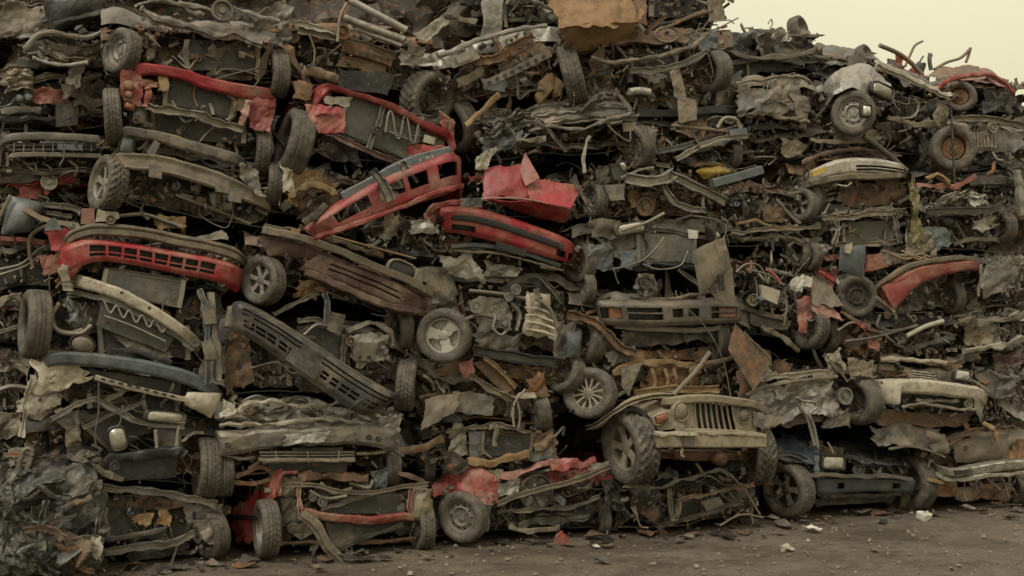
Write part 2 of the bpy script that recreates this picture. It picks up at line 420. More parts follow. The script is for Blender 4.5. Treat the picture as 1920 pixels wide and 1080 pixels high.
# ------------------------------------------------------------------ a thing and its parts
LABELS = []
class Thing:
    n = 0
    def __init__(s, name, label, cat, px, py, d, group=None):
        Thing.n += 1
        s.seed = Thing.n
        s.R = random.Random(s.seed * 101 + 5)
        s.d = d
        s.base = wp(px, py, d)
        o = bpy.data.objects.new(name, None); COL.objects.link(o)
        o.empty_display_size = .2
        o.location = world(s.base); o.rotation_euler = (0, 0, TH)
        o['label'], o['category'] = label, cat
        if group: o['group'] = group
        LABELS.append(label)
        s.o = o
    def W(s, px, py, d=0.0): return wp(px, py, s.d + d) - s.base
    def put(s, name, g, mat, sharp=38, parent=None, label=None, stuff=False):
        o = link(name, g.mesh(name, mat, sharp), parent or s.o)
        if label: o['label'] = label
        if stuff: o['kind'] = 'stuff'
        s.last = o
        return o
    def path(s, pts, d, n=5):
        q = [s.W(p[0], p[1], p[2] if len(p) > 2 else d) for p in pts]
        return smooth(q, n)
    def beam(s, name, pts, hpx, mat, d=-.03, prof='box', dep=None, cr=.016, n=10, label=None, parent=None):
        x, y = pts[0][:2]
        h = hpx * ms_px(x, y, s.d)
        if prof == 'round' and ('edge' in name or 'rail' in name): prof = 'hat'
        P = s.path(pts, d, n)
        tp = None
        if cr >= .014:
            t_ = np.linspace(0, 1, len(P)) * max(2.0, len(P) * .25)
            tp = 1 + 1.1 * perlin(np.stack([t_, t_ * 0 + s.seed * 1.37, t_ * 0 + pts[0][0] * .1], -1)) * min(1, cr / .03) * min(1, .045 / h)
        pr = pf(prof, h, dep or h * .6)
        g = Geo().loft(P, pr, s.seed + len(name), amp=cr, taper=tp)
        return s.put(name, g, mat, 30, label=label, parent=parent)
    def tube(s, name, pts, rpx, mat='wire', d=-.04, n=6, k=6, parent=None):
        r = rpx * ms_px(pts[0][0], pts[0][1], s.d)
        return s.put(name, Geo().tube(s.path(pts, d, n), r, k), mat, 60, parent=parent)
    def sheet(s, name, quad, mat, d=-.02, cr=.035, n=(40, 28), th=.008, fr=4.0, pleat=0, bulge=0, label=None, parent=None, sharp=24, jag=None):
        """a dented plate between four corners TL, TR, BR, BL; d a number or one per corner"""
        dd = [d] * 4 if np.ndim(d) == 0 else d
        c = [s.W(q[0], q[1], e) for q, e in zip(quad, dd)]
        U, V = np.meshgrid(np.linspace(0, 1, n[0]), np.linspace(0, 1, n[1]), indexing='ij')
        jag = (.16 if cr >= .025 else .03 if cr >= .008 else 0) if jag is None else jag
        if jag:
            q_ = np.stack([U * 3.1, V * 3.1, U * 0 + s.seed * 1.7 + quad[0][0]], -1)
            j1, j2 = perlin(q_) + .5 * perlin(q_ * 2.7), perlin(q_ + 9.3) + .5 * perlin(q_ * 2.7 + 5)
            U, V = U + jag * j1 * np.abs(U - .5) * 2, V + jag * j2 * np.abs(V - .5) * 2
        U, V = U[..., None], V[..., None]
        P = (1 - U) * (1 - V) * c[0] + U * (1 - V) * c[1] + U * V * c[2] + (1 - U) * V * c[3]
        if bulge: P[..., 1:2] -= bulge * np.clip(4 * U * (1 - U), 0, 1) ** .7 * np.clip(4 * V * (1 - V), 0, 1) ** .5
        if pleat:
            w = V * 6.5 + .8 * perlin(P * 3 + s.seed)[..., None]
            P[..., 1:2] += pleat * (np.abs((w % 1) - .5) * 2 - .5)
            P[..., 2:3] += pleat * .5 * (np.abs(((w * .5 + .2) % 1) - .5) * 2 - .5)
        P = crumple(P, cr, fr, s.seed + len(name) + quad[0][0])
        if cr >= .02: P = crumple(P, cr * .42, fr * 2.7, s.seed + 3)
        return s.put(name, Geo().plate(P, th), mat, sharp, label=label, parent=parent)
    def band(s, name, top, bot, mat, d=-.15, bulge=.04, cr=.006, holes=(), th=.03, n=90, m=16, label=None, parent=None, back=True, prof=None):
        """a bumper skin between an upper and a lower edge, with true openings (a0, a1, b0, b1)"""
        def rs(pts):
            q = smooth([s.W(p[0], p[1], p[2] if len(p) > 2 else d) for p in pts], 16)
            L = np.concatenate([[0], np.cumsum(np.linalg.norm(np.diff(q, axis=0), axis=1))]); L /= L[-1]
            t = np.linspace(0, 1, n)
            return np.stack([np.interp(t, L, q[:, i]) for i in range(3)], -1)
        A, B = rs(top), rs(bot)
        v = np.linspace(0, 1, m)[None, :, None]
        P = A[:, None] * (1 - v) + B[:, None] * v
        bp = np.interp(np.linspace(0, 1, m), *(prof or ([0, .08, .2, .5, .85, 1], [-.2, .6, 1, .9, .7, .1])))
        P[..., 1] -= bulge * bp[None, :]
        if cr: P = crumple(crumple(P, cr, 3.5, s.seed), cr * .35, 11, s.seed + 2)
        a = (np.arange(n - 1) + .5) / (n - 1); b = (np.arange(m - 1) + .5) / (m - 1)
        keep = np.ones((n - 1, m - 1), bool)
        for a0, a1, b0, b1 in holes: keep &= ~(((a > a0) & (a < a1))[:, None] & ((b > b0) & (b < b1))[None, :])
        o = s.put(name, Geo().plate(P, th, keep), mat, 34, label=label, parent=parent)
        if holes and back:
            i0, i1 = int(min(h[0] for h in holes) * (n - 1)), int(max(h[1] for h in holes) * (n - 1)) + 1
            Q = P[i0:i1 + 1, 1:-1] + np.array([0, .09, 0])
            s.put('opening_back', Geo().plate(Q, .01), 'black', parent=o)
        return o
    def slab(s, name, quad, mat, d=.03, th=.05, cr=.006, label=None, parent=None):
        return s.sheet(name, quad, mat, d, cr, (8, 6), th, label=label, parent=parent)
    def bil(s, quad, d, a, b):
        c = [s.W(q[0], q[1], d) for q in quad]
        return (1 - a) * (1 - b) * c[0] + a * (1 - b) * c[1] + a * b * c[2] + (1 - a) * b * c[3]
    def radiator(s, quad, d=.04, mat='core', fr='dark', wave=False):
        """core with fins, two side tanks"""
        r = s.slab('radiator', quad, mat, d, .05)
        g = Geo()
        h = np.linalg.norm(s.bil(quad, d, .5, 0) - s.bil(quad, d, .5, 1))
        n = max(4, int(h / .022))
        for i in range(n):
            b = (i + .5) / n
            g.loft([s.bil(quad, d - .006, a, b) for a in (0.02, .35, .65, .98)], pf('flat', .007, .008))
        s.put('fin', g, mat, 30, parent=r, stuff=True)
        for a in (0, 1):
            g = Geo().loft([s.bil(quad, d - .01, a, b) for b in (-.04, .5, 1.04)], pf('box', .045, .05), s.seed, amp=.01)
            s.put('tank', g, fr, parent=r)
        for b in (0, 1):
            g = Geo().loft([s.bil(quad, d - .012, a, b) for a in np.linspace(-.02, 1.02, 6)], pf('c', .035, .035), s.seed + b, amp=.02)
            s.put('radiator_frame', g, fr, parent=r)
        if wave:
            pts = []
            for i in range(21):
                pts.append(s.bil(quad, d - .05, .08 + .84 * i / 20, .5 + .36 * math.sin(i * math.pi / 2) if i % 2 else .5))
            s.put('serpentine_tube', Geo().tube(smooth(pts, 4), .009, 6), 'steel', 60, parent=r)
        return r
    def grille(s, quad, nx, ny, mat, d=-.05, back='black', bar=.012, parent=None, name='grille'):
        p = s.slab(name, quad, back, d + .05, .02, 0, parent=parent)
        for i in range(ny):
            b = (i + .5) / ny
            s.put('grille_bar', Geo().loft([s.bil(quad, d, a, b) for a in np.linspace(0, 1, 5)], pf('box', bar, bar * 1.5), s.seed, amp=.004), mat, parent=p if not parent else parent)
        for i in range(nx):
            a = (i + .5) / nx
            s.put('grille_bar', Geo().loft([s.bil(quad, d - .004, a, b) for b in (0, .5, 1)], pf('box', bar, bar * 1.5), s.seed, amp=.004), mat, parent=p if not parent else parent)
        return p
    def wheel(s, px, py, rpx, face=180, rim='steel', rmat='steel', tyre='road', camber=0, d=.1, squash=1.0, wide=1.0, spin=None):
        R = rpx * ms_px(px, py, s.d + d)
        e = bpy.data.objects.new('wheel', None); COL.objects.link(e); e.parent = s.o; e.empty_display_size = .1
        e.location = s.W(px, py, d)
        e.rotation_euler = (Matrix.Rotation(math.radians(camber), 3, 'Y') @ Matrix.Rotation(math.radians(face), 3, 'Z') @ Matrix.Rotation(s.R.uniform(0, 6) if spin is None else spin, 3, 'X')).to_euler()
        e.scale = (R * wide, R, R * s.R.uniform(.9, 1.0))
        tm, rm = wheel_meshes(tyre, rim, rmat)
        link('tyre', tm, e); link('rim', rm, e)
        return e
    def disc(s, name, px, py, rpx, mat, d=-.03, th=.05, face=270, tilt=0, prof=None, seg=20, parent=None):
        r = rpx * ms_px(px, py, s.d)
        pr = np.array(prof or [(0, 1), (1, 1), (1, .8), (.55, .75), (.55, .35), (1, .3), (1, .02)]) * [th, r]
        Rm = rotm('Y', math.radians(tilt)) @ rotm('Z', math.radians(face))
        return s.put(name, Geo().lathe(pr, seg, Rm, s.W(px, py, d)), mat, parent=parent)
    def lamp(s, px, py, w, h, rot=0, mat='lamp', d=-.04, sq=.45, face=0, name='headlight', bez='dark'):
        """a rounded lens in a bezel"""
        k = ms_px(px, py, s.d)
        n = 24
        t = np.arange(n) * 2 * math.pi / n
        sx = np.sign(np.cos(t)) * np.abs(np.cos(t)) ** sq * w * .5 * k
        sz = np.sign(np.sin(t)) * np.abs(np.sin(t)) ** sq * h * .5 * k
        rows = []
        for f, dd in ((1.0, .05), (1.0, 0), (.9, -.012), (.6, -.028), (.25, -.034), (.02, -.036)):
            rows.append(np.stack([sx * f, np.full(n, dd), sz * f], -1))
        Rm = rotm('Y', math.radians(rot)) @ rotm('Z', math.radians(face))
        c = s.W(px, py, d)
        P = np.array(rows) @ Rm.T + c
        l = s.put(name, Geo().grid(P, cv=True), mat, 50)
        rows = [np.stack([sx * f, np.full(n, dd), sz * f], -1) for f, dd in ((1.22, .05), (1.22, -.004), (1.12, -.015), (1.02, -.004), (1.0, .02))]
        s.put('bezel', Geo().grid(crumple(np.array(rows) @ Rm.T + c, .008, 6, s.seed), cv=True), bez, 40, parent=l)
        return l
    # -------------------------------------------------- the wreck's own body, crushed flat
    def body(s, box, paint, under='dark', layers=2, clutter=1.0, rad=None, deep=3.1, amp=.065, front=True, eng=True, beams=('grey', 'dark'), wires=4, top=True, sides=True, mass=True, bay=None):
        """box = xl, ytop_l, ybot_l, xr, ytop_r, ybot_r in the plane of the pile"""
        xl, tl, bl, xr, tr, br = box
        q = [s.W(xl, tl), s.W(xr, tr), s.W(xr, br), s.W(xl, bl)]
        R = s.R
        def B(a, b, e=0.0):          # b = 0 bottom
            p = (1 - a) * (1 - b) * q[3] + a * (1 - b) * q[2] + a * b * q[1] + (1 - a) * b * q[0]
            return p + np.array([0, e, 0])
        def BB(A, Bv, E):
            A, Bv, E = [np.asarray(x)[..., None] for x in (A, Bv, E)]
            P = (1 - A) * (1 - Bv) * q[3] + A * (1 - Bv) * q[2] + A * Bv * q[1] + (1 - A) * Bv * q[0]
            P = P.copy(); P[..., 1:2] += E
            return P
        wid = np.linalg.norm(q[1] - q[0]); hgt = (np.linalg.norm(q[0] - q[3]) + np.linalg.norm(q[1] - q[2])) / 2
        s.B = B
        if top:
            na, nd = 54, 30
            for k in range(layers):
                A, E = np.meshgrid(np.linspace(-.02, 1.02, na), np.linspace(0, 1, nd), indexing='ij')
                dep = (.02 + R.uniform(0, .25) * (k > 0)) + deep * E ** 1.7
                bb = 1 - k * R.uniform(.10, .17) - .02 + .12 * perlin(np.stack([A * 3, E * 2, A * 0 + s.seed + k], -1))
                lip = np.clip(1 - E / .10, 0, 1)
                bb = bb - lip * (R.uniform(.10, .26) if k == 0 else .06) - .3 * np.abs(A - .5) ** 3
                P = BB(A, bb, dep + .05 * np.sin(A * 9 + s.seed) * (1 - E))
                P = crumple(P, amp * (1 + .3 * k), 2.6 + .6 * k, s.seed * 3 + k)
                P = crumple(P, .022, 8, s.seed + k)
                s.put('roof_panel' if k else 'bonnet', Geo().plate(P, .009), paint if k == 0 or R.random() < .4 else R.choice(['grey', 'dark', paint, 'brown']), 32)
        A, E = np.meshgrid(np.linspace(0.02, .98, 26), np.linspace(0, 1, 16), indexing='ij')
        P = BB(A, .05 + .0 * A, .12 + deep * E ** 1.5)
        s.put('floor_pan', Geo().plate(crumple(P, .05, 2.5, s.seed + 40), .012), under, 32)
        if sides:
            for a in (0.0, 1.0):
                Bv, E = np.meshgrid(np.linspace(.04, .98, 14), np.linspace(0, 1, 26), indexing='ij')
                P = BB(a + 0 * Bv, Bv, .32 + (deep - .2) * E)
                P[..., 0] += (.05 if a == 0 else -.05) - (1 if a == 0 else -1) * .08 * np.sin(Bv * math.pi)
                s.put('side_panel', Geo().plate(crumple(P, .085, 2.4, s.seed + 50 + a), .009), paint, 32)
        A, Bv = np.meshgrid(np.linspace(.02, .98, 22), np.linspace(.04, .96, 10), indexing='ij')
        s.put('firewall', Geo().plate(crumple(BB(A, Bv, .78 + 0 * A), .10, 2.6, s.seed + 60), .01), under, 32)
        if not front: return s
        # the crushed engine bay: one lump of folded metal filling the front
        if mass:
            A, Bv = np.meshgrid(np.linspace(.02, .98, 84), np.linspace(.10, .93, 40), indexing='ij')
            P = BB(A, Bv, .17 + .10 * np.sin(Bv * math.pi) + 0 * A)
            P = crumple(P, .12, 2.8, s.seed + 61); P = crumple(P, .06, 7, s.seed + 62)
            k_ = np.floor(P * 9)                                        # broken into blocks of different depth
            st = perlin(np.stack([k_[..., 0] * .71, k_[..., 2] * .83, k_[..., 0] * 0 + s.seed], -1) * 1.7)
            P[..., 1] += .12 * st
            P = crumple(P, .022, 17, s.seed + 63)
            s.put('engine_bay', Geo().grid(P), bay or R.choice(['grey', 'dark', 'brown', 'steel', 'tan', 'dark']), 26)
        # cross members
        if beams:
            for b, m in ((.84, beams[0]), (.17, beams[1])):
                if not m: continue
                k = R.uniform(-.05, .05)
                pth = smooth([B(a, b + k * math.sin(a * 7 + s.seed) + R.uniform(-.05, .05), R.uniform(-.03, .05)) for a in np.linspace(.03, .97, 9)], 4)
                h = R.uniform(.035, .07)
                s.put('cross_member', Geo().loft(pth, pf(R.choice(['c', 'hat', 'box']), h, h * .7), s.seed + 70 + b, amp=.03), m, 28)
        if rad is None and eng and R.random() < .6:
            a0 = R.uniform(.12, .3); a1 = R.uniform(.62, .85)
            rad = (a0, .22, a1, .8)
        if rad:
            a0, b0, a1, b1 = rad
            def inv(a, b):      # back to picture-plane corners is not needed: build straight from B
                return B(a, b, R.uniform(.06, .12))
            c4 = [inv(a0, b1), inv(a1, b1), inv(a1, b0), inv(a0, b0)]
            U, V = np.meshgrid(np.linspace(0, 1, 12), np.linspace(0, 1, 7), indexing='ij')
            U, V = U[..., None], V[..., None]
            P = (1 - U) * (1 - V) * c4[0] + U * (1 - V) * c4[1] + U * V * c4[2] + (1 - U) * V * c4[3]
            r = s.put('radiator', Geo().plate(crumple(P, .03, 3, s.seed + 80), .05), 'core')
            P0 = crumple(P, .03, 3, s.seed + 80)
            for row, nm in ((0, 'tank'), (11, 'tank')):
                pth = P0[row] + np.array([0, -.03, 0])
                s.put(nm, Geo().loft(pth, pf('box', .05, .05), s.seed, amp=.02), R.choice(['dark', 'plastic', 'grey', 'brown']), parent=r)
            g = Geo()
            for j in range(1, 14):
                t = j / 14 * 6; j0 = int(t); f_ = t - j0
                g.loft(P0[:, j0] * (1 - f_) + P0[:, min(6, j0 + 1)] * f_ + np.array([0, -.008, 0]), pf('flat', .008, .008))
            s.put('fin', g, 'core', 30, parent=r, stuff=True)
        if eng:
            ne = 3
            for i in range(ne):
                a, b = R.uniform(.15, .85), R.uniform(.35, .75)
                e = R.uniform(.22, .5)
                g = Geo()
                c = B(a, b, e)
                hx, hy, hz = R.uniform(.10, .22), R.uniform(.08, .16), min(hgt * .35, R.uniform(.07, .16))
                U, V = np.meshgrid(np.linspace(0, 2 * math.pi, 25)[:-1], np.linspace(-1, 1, 12), indexing='ij')
                rr = (1 - np.abs(V) ** 6) ** .3 + .06 * (np.sin(V * 12) > 0)
                P = np.stack([V * hx, np.sign(np.cos(U)) * np.abs(np.cos(U)) ** .4 * hy * rr, np.sign(np.sin(U)) * np.abs(np.sin(U)) ** .4 * hz * rr], -1)
                Rm = rotm('Y', R.uniform(-.5, .5)) @ rotm('Z', R.uniform(-.7, .7))
                P = crumple(P @ Rm.T + c, .03, 5, s.seed + 90 + i)
                g.grid(P, cu=True)
                s.put('engine_block', g, R.choice(['steel', 'dark', 'grey', 'brown', 'steel', 'silver']), 32)
            for i in range(2):
                a, b = R.uniform(.15, .85), R.uniform(.3, .8)
                r = R.uniform(.045, .09)
                Rm = rotm('Z', math.radians(270 + R.uniform(-35, 35))) @ rotm('Y', R.uniform(-.4, .4))
                s.put('pulley', Geo().lathe(np.array([(0, 1), (.03, 1), (.035, .85), (.02, .8), (.02, .35), (.045, .3), (.045, .02)]) * [1, r], 22, Rm, B(a, b, R.uniform(.02, .2))), R.choice(['steel', 'dark', 'rust', 'grey']))
        # torn plates and brackets
        for i in range(int(5 * clutter)):
            a, b = R.uniform(.02, .98), R.uniform(.25, .97)
            c = B(a, b, R.uniform(-.02, .38))
            hx, hz = R.uniform(.08, .30), R.uniform(.05, .16)
            U, V = np.meshgrid(np.linspace(-1, 1, 20), np.linspace(-1, 1, 13), indexing='ij')
            q_ = np.stack([U * 1.3, V * 1.3, U * 0 + s.seed + i * 3.3], -1)
            U, V = U * (1 + .9 * perlin(q_) + .4 * perlin(q_ * 3)) + .5 * V * R.uniform(-1, 1), V * (1 + .9 * perlin(q_ + 7) + .4 * perlin(q_ * 3 + 7))
            P = np.stack([U * hx, .05 * np.abs(U + R.uniform(-.5, .5)) * R.choice([-1, 1]) * 1.6, V * hz], -1)
            Rm = rotm('Y', R.uniform(-1.4, 1.4)) @ rotm('Z', R.uniform(-.9, .9)) @ rotm('X', R.uniform(-.9, .9))
            P = crumple(crumple(P @ Rm.T + c, .06, 4.5, s.seed + 110 + i), .02, 13, i)
            s.put('torn_plate', Geo().plate(P, .008), R.choice(['grey', 'dark', 'brown', 'dark', paint, 'grey', under]), 32)
        # small strips, pipes, brackets that nobody could count
        g1, g2, g3 = Geo(), Geo(), Geo()
        for i in range(int(70 * clutter)):
            g = R.choice([g1, g2, g3])
            a, b = R.uniform(.0, 1.), .06 + .94 * R.random() ** .7
            p = B(a, b, R.uniform(-.03, .5))
            ln = R.uniform(.05, .24) if R.random() < .85 else R.uniform(.25, .45)
            v = np.array([R.gauss(0, 1), R.gauss(0, .45), R.gauss(0, .55)]); v /= np.linalg.norm(v)
            pts = [p]
            for k in range(3):
                v = v + np.array([R.gauss(0, .28), R.gauss(0, .28), R.gauss(0, .28)]); v /= np.linalg.norm(v)
                pts.append(pts[-1] + v * ln / 3)
            w = R.uniform(.008, .036)
            if R.random() < .42: g.loft(np.array(pts), pf(R.choice(['flat', 'c']), w * 1.3, R.uniform(.005, .02)))
            elif R.random() < .4: g.loft(smooth(pts, 3), pf('round', w * .45, w * .45))
            else:
                Rm = rotm('Y', R.uniform(0, 3)) @ rotm('Z', R.uniform(0, 3))
                a_ = np.arange(8) * math.pi / 4
                r_ = R.uniform(.015, .05); l_ = R.uniform(.01, .05)
                if R.random() < .5: g.lathe([(-l_, .01), (-l_, r_), (l_ * .4, r_), (l_ * .5, r_ * .6), (l_, r_ * .55), (l_, .004)], 8, Rm, p)
                else:
                    V_ = np.array([[x, y, z] for x in (-1, 0, 1) for y in (-1, 1) for z in (-1, 1)], float) * [r_ * 1.2, r_ * .5, r_ * .8]
                    V_ = V_ + np.array([[R.gauss(0, .22) * r_ for _ in range(3)] for _ in range(12)])
                    g.add(V_ @ Rm.T + p, [np.array([[0, 1, 3, 2], [8, 10, 11, 9], [0, 4, 5, 1], [4, 8, 9, 5], [2, 3, 7, 6], [6, 7, 11, 10], [0, 2, 6, 4], [4, 6, 10, 8], [1, 5, 7, 3], [5, 9, 11, 7]])])
        # bolts, clips, stubs and brackets, by the dozen
        for i in range(int(110 * clutter)):
            g = R.choice([g1, g2, g3])
            p = B(R.uniform(.02, .98), .12 + .86 * R.random(), R.uniform(-.04, .16))
            r_ = R.uniform(.007, .024)
            Rm = rotm('Z', R.uniform(0, 6)) @ rotm('Y', R.uniform(-1, 1))
            if R.random() < .35: g.lathe([(-r_, .002), (-r_, r_), (r_, r_), (r_, .002)], 7, Rm, p)
            elif R.random() < .5:
                v = np.array([R.gauss(0, 1), R.gauss(0, .3), R.gauss(0, 1)]); v /= np.linalg.norm(v)
                g.loft(np.array([p, p + v * r_ * 4, p + v * r_ * 6 + np.array([R.gauss(0, .02), 0, R.gauss(0, .02)])]), pf('flat', r_ * 1.4, r_ * .5))
            else:
                V_ = np.array([[x, y, z] for x in (-1, 1) for y in (-1, 1) for z in (-1, 1)], float) * [r_ * R.uniform(1, 2.4), r_ * .5, r_]
                V_ += np.array([[R.gauss(0, .25) * r_ for _ in range(3)] for _ in range(8)])
                g.add(V_ @ Rm.T + p, [np.array([[0, 1, 3, 2], [4, 6, 7, 5], [0, 4, 5, 1], [2, 3, 7, 6], [0, 2, 6, 4], [1, 5, 7, 3]])])
        for g, m in ((g1, R.choice(['grey', 'steel', 'dark'])), (g2, R.choice(['dark', 'black'])), (g3, R.choice([under, 'rust', 'dark', 'brown']))):
            if g.n: s.put('broken_fittings', g, m, 30, stuff=True)
        # wires and hoses
        for i in range(wires):
            a, b = R.uniform(.05, .8), R.uniform(.3, 1.0)
            pts = [B(a, b, R.uniform(-.05, .2))]
            for k in range(4):
                a += R.uniform(-.06, .16); b += R.uniform(-.3, .22)
                pts.append(B(min(1.05, a), min(1.05, max(-.1, b)), R.uniform(-.12, .1)))
            r = R.choice([.004, .006, .008, .014])
            s.put('hose' if r > .01 else 'wire', Geo().tube(smooth(pts, 6), r, 5), R.choice(['wire', 'black', 'grey', 'tan']), 60)
        # struts
        for i in range(2):
            a = R.uniform(.05, .95)
            pts = [B(a, R.uniform(.6, .95), R.uniform(0, .25)), B(a + R.uniform(-.25, .25), R.uniform(.05, .3), R.uniform(-.04, .2))]
            h = R.uniform(.025, .05)
            s.put('strut', Geo().loft(smooth(pts, 6), pf(R.choice(['c', 'round', 'box']), h, h * .8), s.seed, amp=.03), R.choice(['grey', 'dark', 'rust', 'brown']))
        return s
def car(label, box, paint, d=0.0, name='crushed_car', cat='crushed car', **kw):
    xl, tl, bl, xr, tr, br = box
    t = Thing(name, label, cat, (xl + xr) / 2, (bl + br) / 2, d, 'crushed cars stacked in the pile')
    t.body(box, paint, **kw)
    return t
# ================================================================== ground
def ground():
    g = Geo()
    xs = np.concatenate([[-400, -150, -60, -30], np.linspace(-14, 16, 150), [30, 60, 150, 400]])
    ys = np.concatenate([[-300, -100, -30, -5], np.linspace(4, 22, 110), [35, 80, 200, 600, 1500]])
    X, Y = np.meshgrid(xs, ys, indexing='ij')
    Z = .035 * perlin(np.stack([X * .5, Y * .9, X * 0], -1)) + .012 * perlin(np.stack([X * 2.1, Y * 3.3, X * 0 + 4], -1)) - .012
    Z = np.where((Y > 3) & (Y < 23) & (np.abs(X) < 17), Z, -.02)
    g.grid(np.stack([X, Y, Z], -1))
    m = dirty('mud', (.10, .079, .056), .8, 0, dust=.35, rust=0, edge=0, bump=1.0, sc=1.3, dustcol=(.14, .115, .082))
    N, L = m.node_tree.nodes, m.node_tree.links
    bs = N['Principled BSDF']
    # damp patches, smoother and darker than the rest; coarse grit
    tcn = N.new('ShaderNodeTexCoord'); mp = N.new('ShaderNodeMapping'); mp.inputs['Scale'].default_value = (.7, 1.3, 1); mp.inputs['Rotation'].default_value = (0, 0, -.3)
    L.new(tcn.outputs['Object'], mp.inputs[0])
    nn = N.new('ShaderNodeTexNoise'); nn.inputs['Scale'].default_value = 1.1; nn.inputs['Detail'].default_value = 9; nn.inputs['Roughness'].default_value = .68; L.new(mp.outputs[0], nn.inputs['Vector'])
    gr = N.new('ShaderNodeTexNoise'); gr.inputs['Scale'].default_value = 45; gr.inputs['Detail'].default_value = 4; gr.inputs['Roughness'].default_value = .75; L.new(tcn.outputs['Object'], gr.inputs['Vector'])
    def mr_(f, a, b, x, y):
        r = N.new('ShaderNodeMapRange'); L.new(f, r.inputs['Value'])
        for k_, v_ in (('From Min', a), ('From Max', b), ('To Min', x), ('To Max', y)): r.inputs[k_].default_value = v_
        return r.outputs[0]
    L.new(mr_(nn.outputs['Fac'], .40, .6, .42, .85), bs.inputs['Roughness'])
    src = bs.inputs['Base Color'].links[0].from_socket
    mu = N.new('ShaderNodeMath'); mu.operation = 'MULTIPLY'
    L.new(mr_(nn.outputs['Fac'], .38, .62, .72, 1.08), mu.inputs[0]); L.new(mr_(gr.outputs['Fac'], .3, .7, .62, 1.4), mu.inputs[1])
    mxx = N.new('ShaderNodeMix'); mxx.data_type = 'RGBA'; mxx.blend_type = 'MULTIPLY'; mxx.inputs['Factor'].default_value = 1
    L.new(src, mxx.inputs['A']); L.new(mu.outputs[0], mxx.inputs['B']); L.new(mxx.outputs['Result'], bs.inputs['Base Color'])
    b2_ = N.new('ShaderNodeBump'); b2_.inputs['Strength'].default_value = .7; b2_.inputs['Distance'].default_value = .02
    L.new(gr.outputs['Fac'], b2_.inputs['Height']); L.new(bs.inputs['Normal'].links[0].from_socket, b2_.inputs['Normal']); L.new(b2_.outputs[0], bs.inputs['Normal'])
    o = link('ground', g.mesh('ground', 'mud', 0)); o['kind'] = 'structure'
ground()

# the mass of flattened wrecks behind the front row
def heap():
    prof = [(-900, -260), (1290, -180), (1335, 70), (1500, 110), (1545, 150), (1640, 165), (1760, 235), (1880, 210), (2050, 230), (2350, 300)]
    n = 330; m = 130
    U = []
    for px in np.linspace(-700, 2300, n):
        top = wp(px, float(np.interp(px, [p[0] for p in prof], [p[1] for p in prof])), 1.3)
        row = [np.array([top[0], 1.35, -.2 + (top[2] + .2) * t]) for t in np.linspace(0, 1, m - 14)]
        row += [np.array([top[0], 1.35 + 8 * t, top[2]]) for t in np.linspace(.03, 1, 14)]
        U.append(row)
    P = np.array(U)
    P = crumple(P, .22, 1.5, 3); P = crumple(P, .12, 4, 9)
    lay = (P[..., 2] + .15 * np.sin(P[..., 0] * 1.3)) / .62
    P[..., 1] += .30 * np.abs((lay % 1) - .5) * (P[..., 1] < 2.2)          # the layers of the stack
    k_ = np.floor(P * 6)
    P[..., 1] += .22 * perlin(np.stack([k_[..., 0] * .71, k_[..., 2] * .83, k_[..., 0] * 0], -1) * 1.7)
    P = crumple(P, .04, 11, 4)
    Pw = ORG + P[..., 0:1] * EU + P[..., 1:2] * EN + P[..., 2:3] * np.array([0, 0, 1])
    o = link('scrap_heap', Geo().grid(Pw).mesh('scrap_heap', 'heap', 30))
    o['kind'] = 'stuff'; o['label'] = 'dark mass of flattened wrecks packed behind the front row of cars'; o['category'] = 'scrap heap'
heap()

# ================================================================== column A, far left edge
DA = .75
c = car('dirty yellowish wreck cut by the left edge at the top of the pile', (-90, -20, 78, 112, 5, 75), 'tan', DA, rad=(.1, .2, .5, .7))
c.sheet('side_panel', [(10, 5), (85, 10), (105, 60), (0, 75)], 'tan', -.1, .06)
c = car('black wreck with a large smooth bumper in the top left corner', (70, -60, 60, 215, -70, 45), 'black', DA - .1, eng=False, clutter=.5)
c.sheet('bumper_cover', [(80, -5), (205, -20), (190, 35), (95, 62)], 'black', -.12, .02, bulge=.12)
c.beam('bumper_strip', [(100, 45), (150, 32), (195, 18)], 7, 'plastic', -.22)
c = car('grey wreck of crumpled bare sheet behind the top wheel on the left', (30, 50, 135, 215, 55, 130), 'grey', DA - .1, layers=3)
c.sheet('door_panel', [(75, 65), (190, 70), (160, 130), (50, 105)], 'grey', -.12, .09, n=(34, 22), pleat=.05)
c.beam('roof_rail', [(45, 95), (85, 62), (160, 72), (200, 55)], 9, 'steel', -.18, 'round')
c.beam('door_frame', [(60, 108), (110, 122), (165, 118)], 7, 'steel', -.18, 'round')
c = car('wreck with two small round lamps near the left edge, fourth from the top', (-70, 135, 245, 200, 130, 235), 'dark', DA, layers=3)
c.disc('lamp', 37, 186, 8, 'bluegrey', -.12, prof=[(0, 1), (.6, 1), (1, .7), (1.2, .02)])
c.disc('lamp', 54, 184, 8, 'bluegrey', -.12, prof=[(0, 1), (.6, 1), (1, .7), (1.2, .02)])
c.beam('bumper', [(0, 212), (50, 205), (80, 208)], 13, 'grey', -.1, 'bump')
c.sheet('hinge_plate', [(70, 165), (125, 170), (120, 195), (75, 190)], 'old_red', -.05, .07)
c.slab('radiator', [(105, 195), (148, 190), (145, 235), (105, 238)], 'core', -.05)
c.sheet('headlight_pod', [(125, 130), (160, 120), (155, 155), (122, 158)], 'silver', -.12, .06)
c.sheet('bonnet_edge', [(0, 140), (50, 138), (70, 170), (0, 180)], 'tan', -.1, .07, pleat=.04)
c = car('black bumpered wreck with a long slotted grille, left of the brown beam', (-60, 262, 335, 195, 258, 330), 'black', DA - .25, eng=False, clutter=.4, layers=1)
c.beam('bumper', [(5, 330, .1), (8, 275, -.02), (30, 258, -.1), (100, 257), (185, 262)], 15, 'grey', -.12, 'bump', cr=.006)
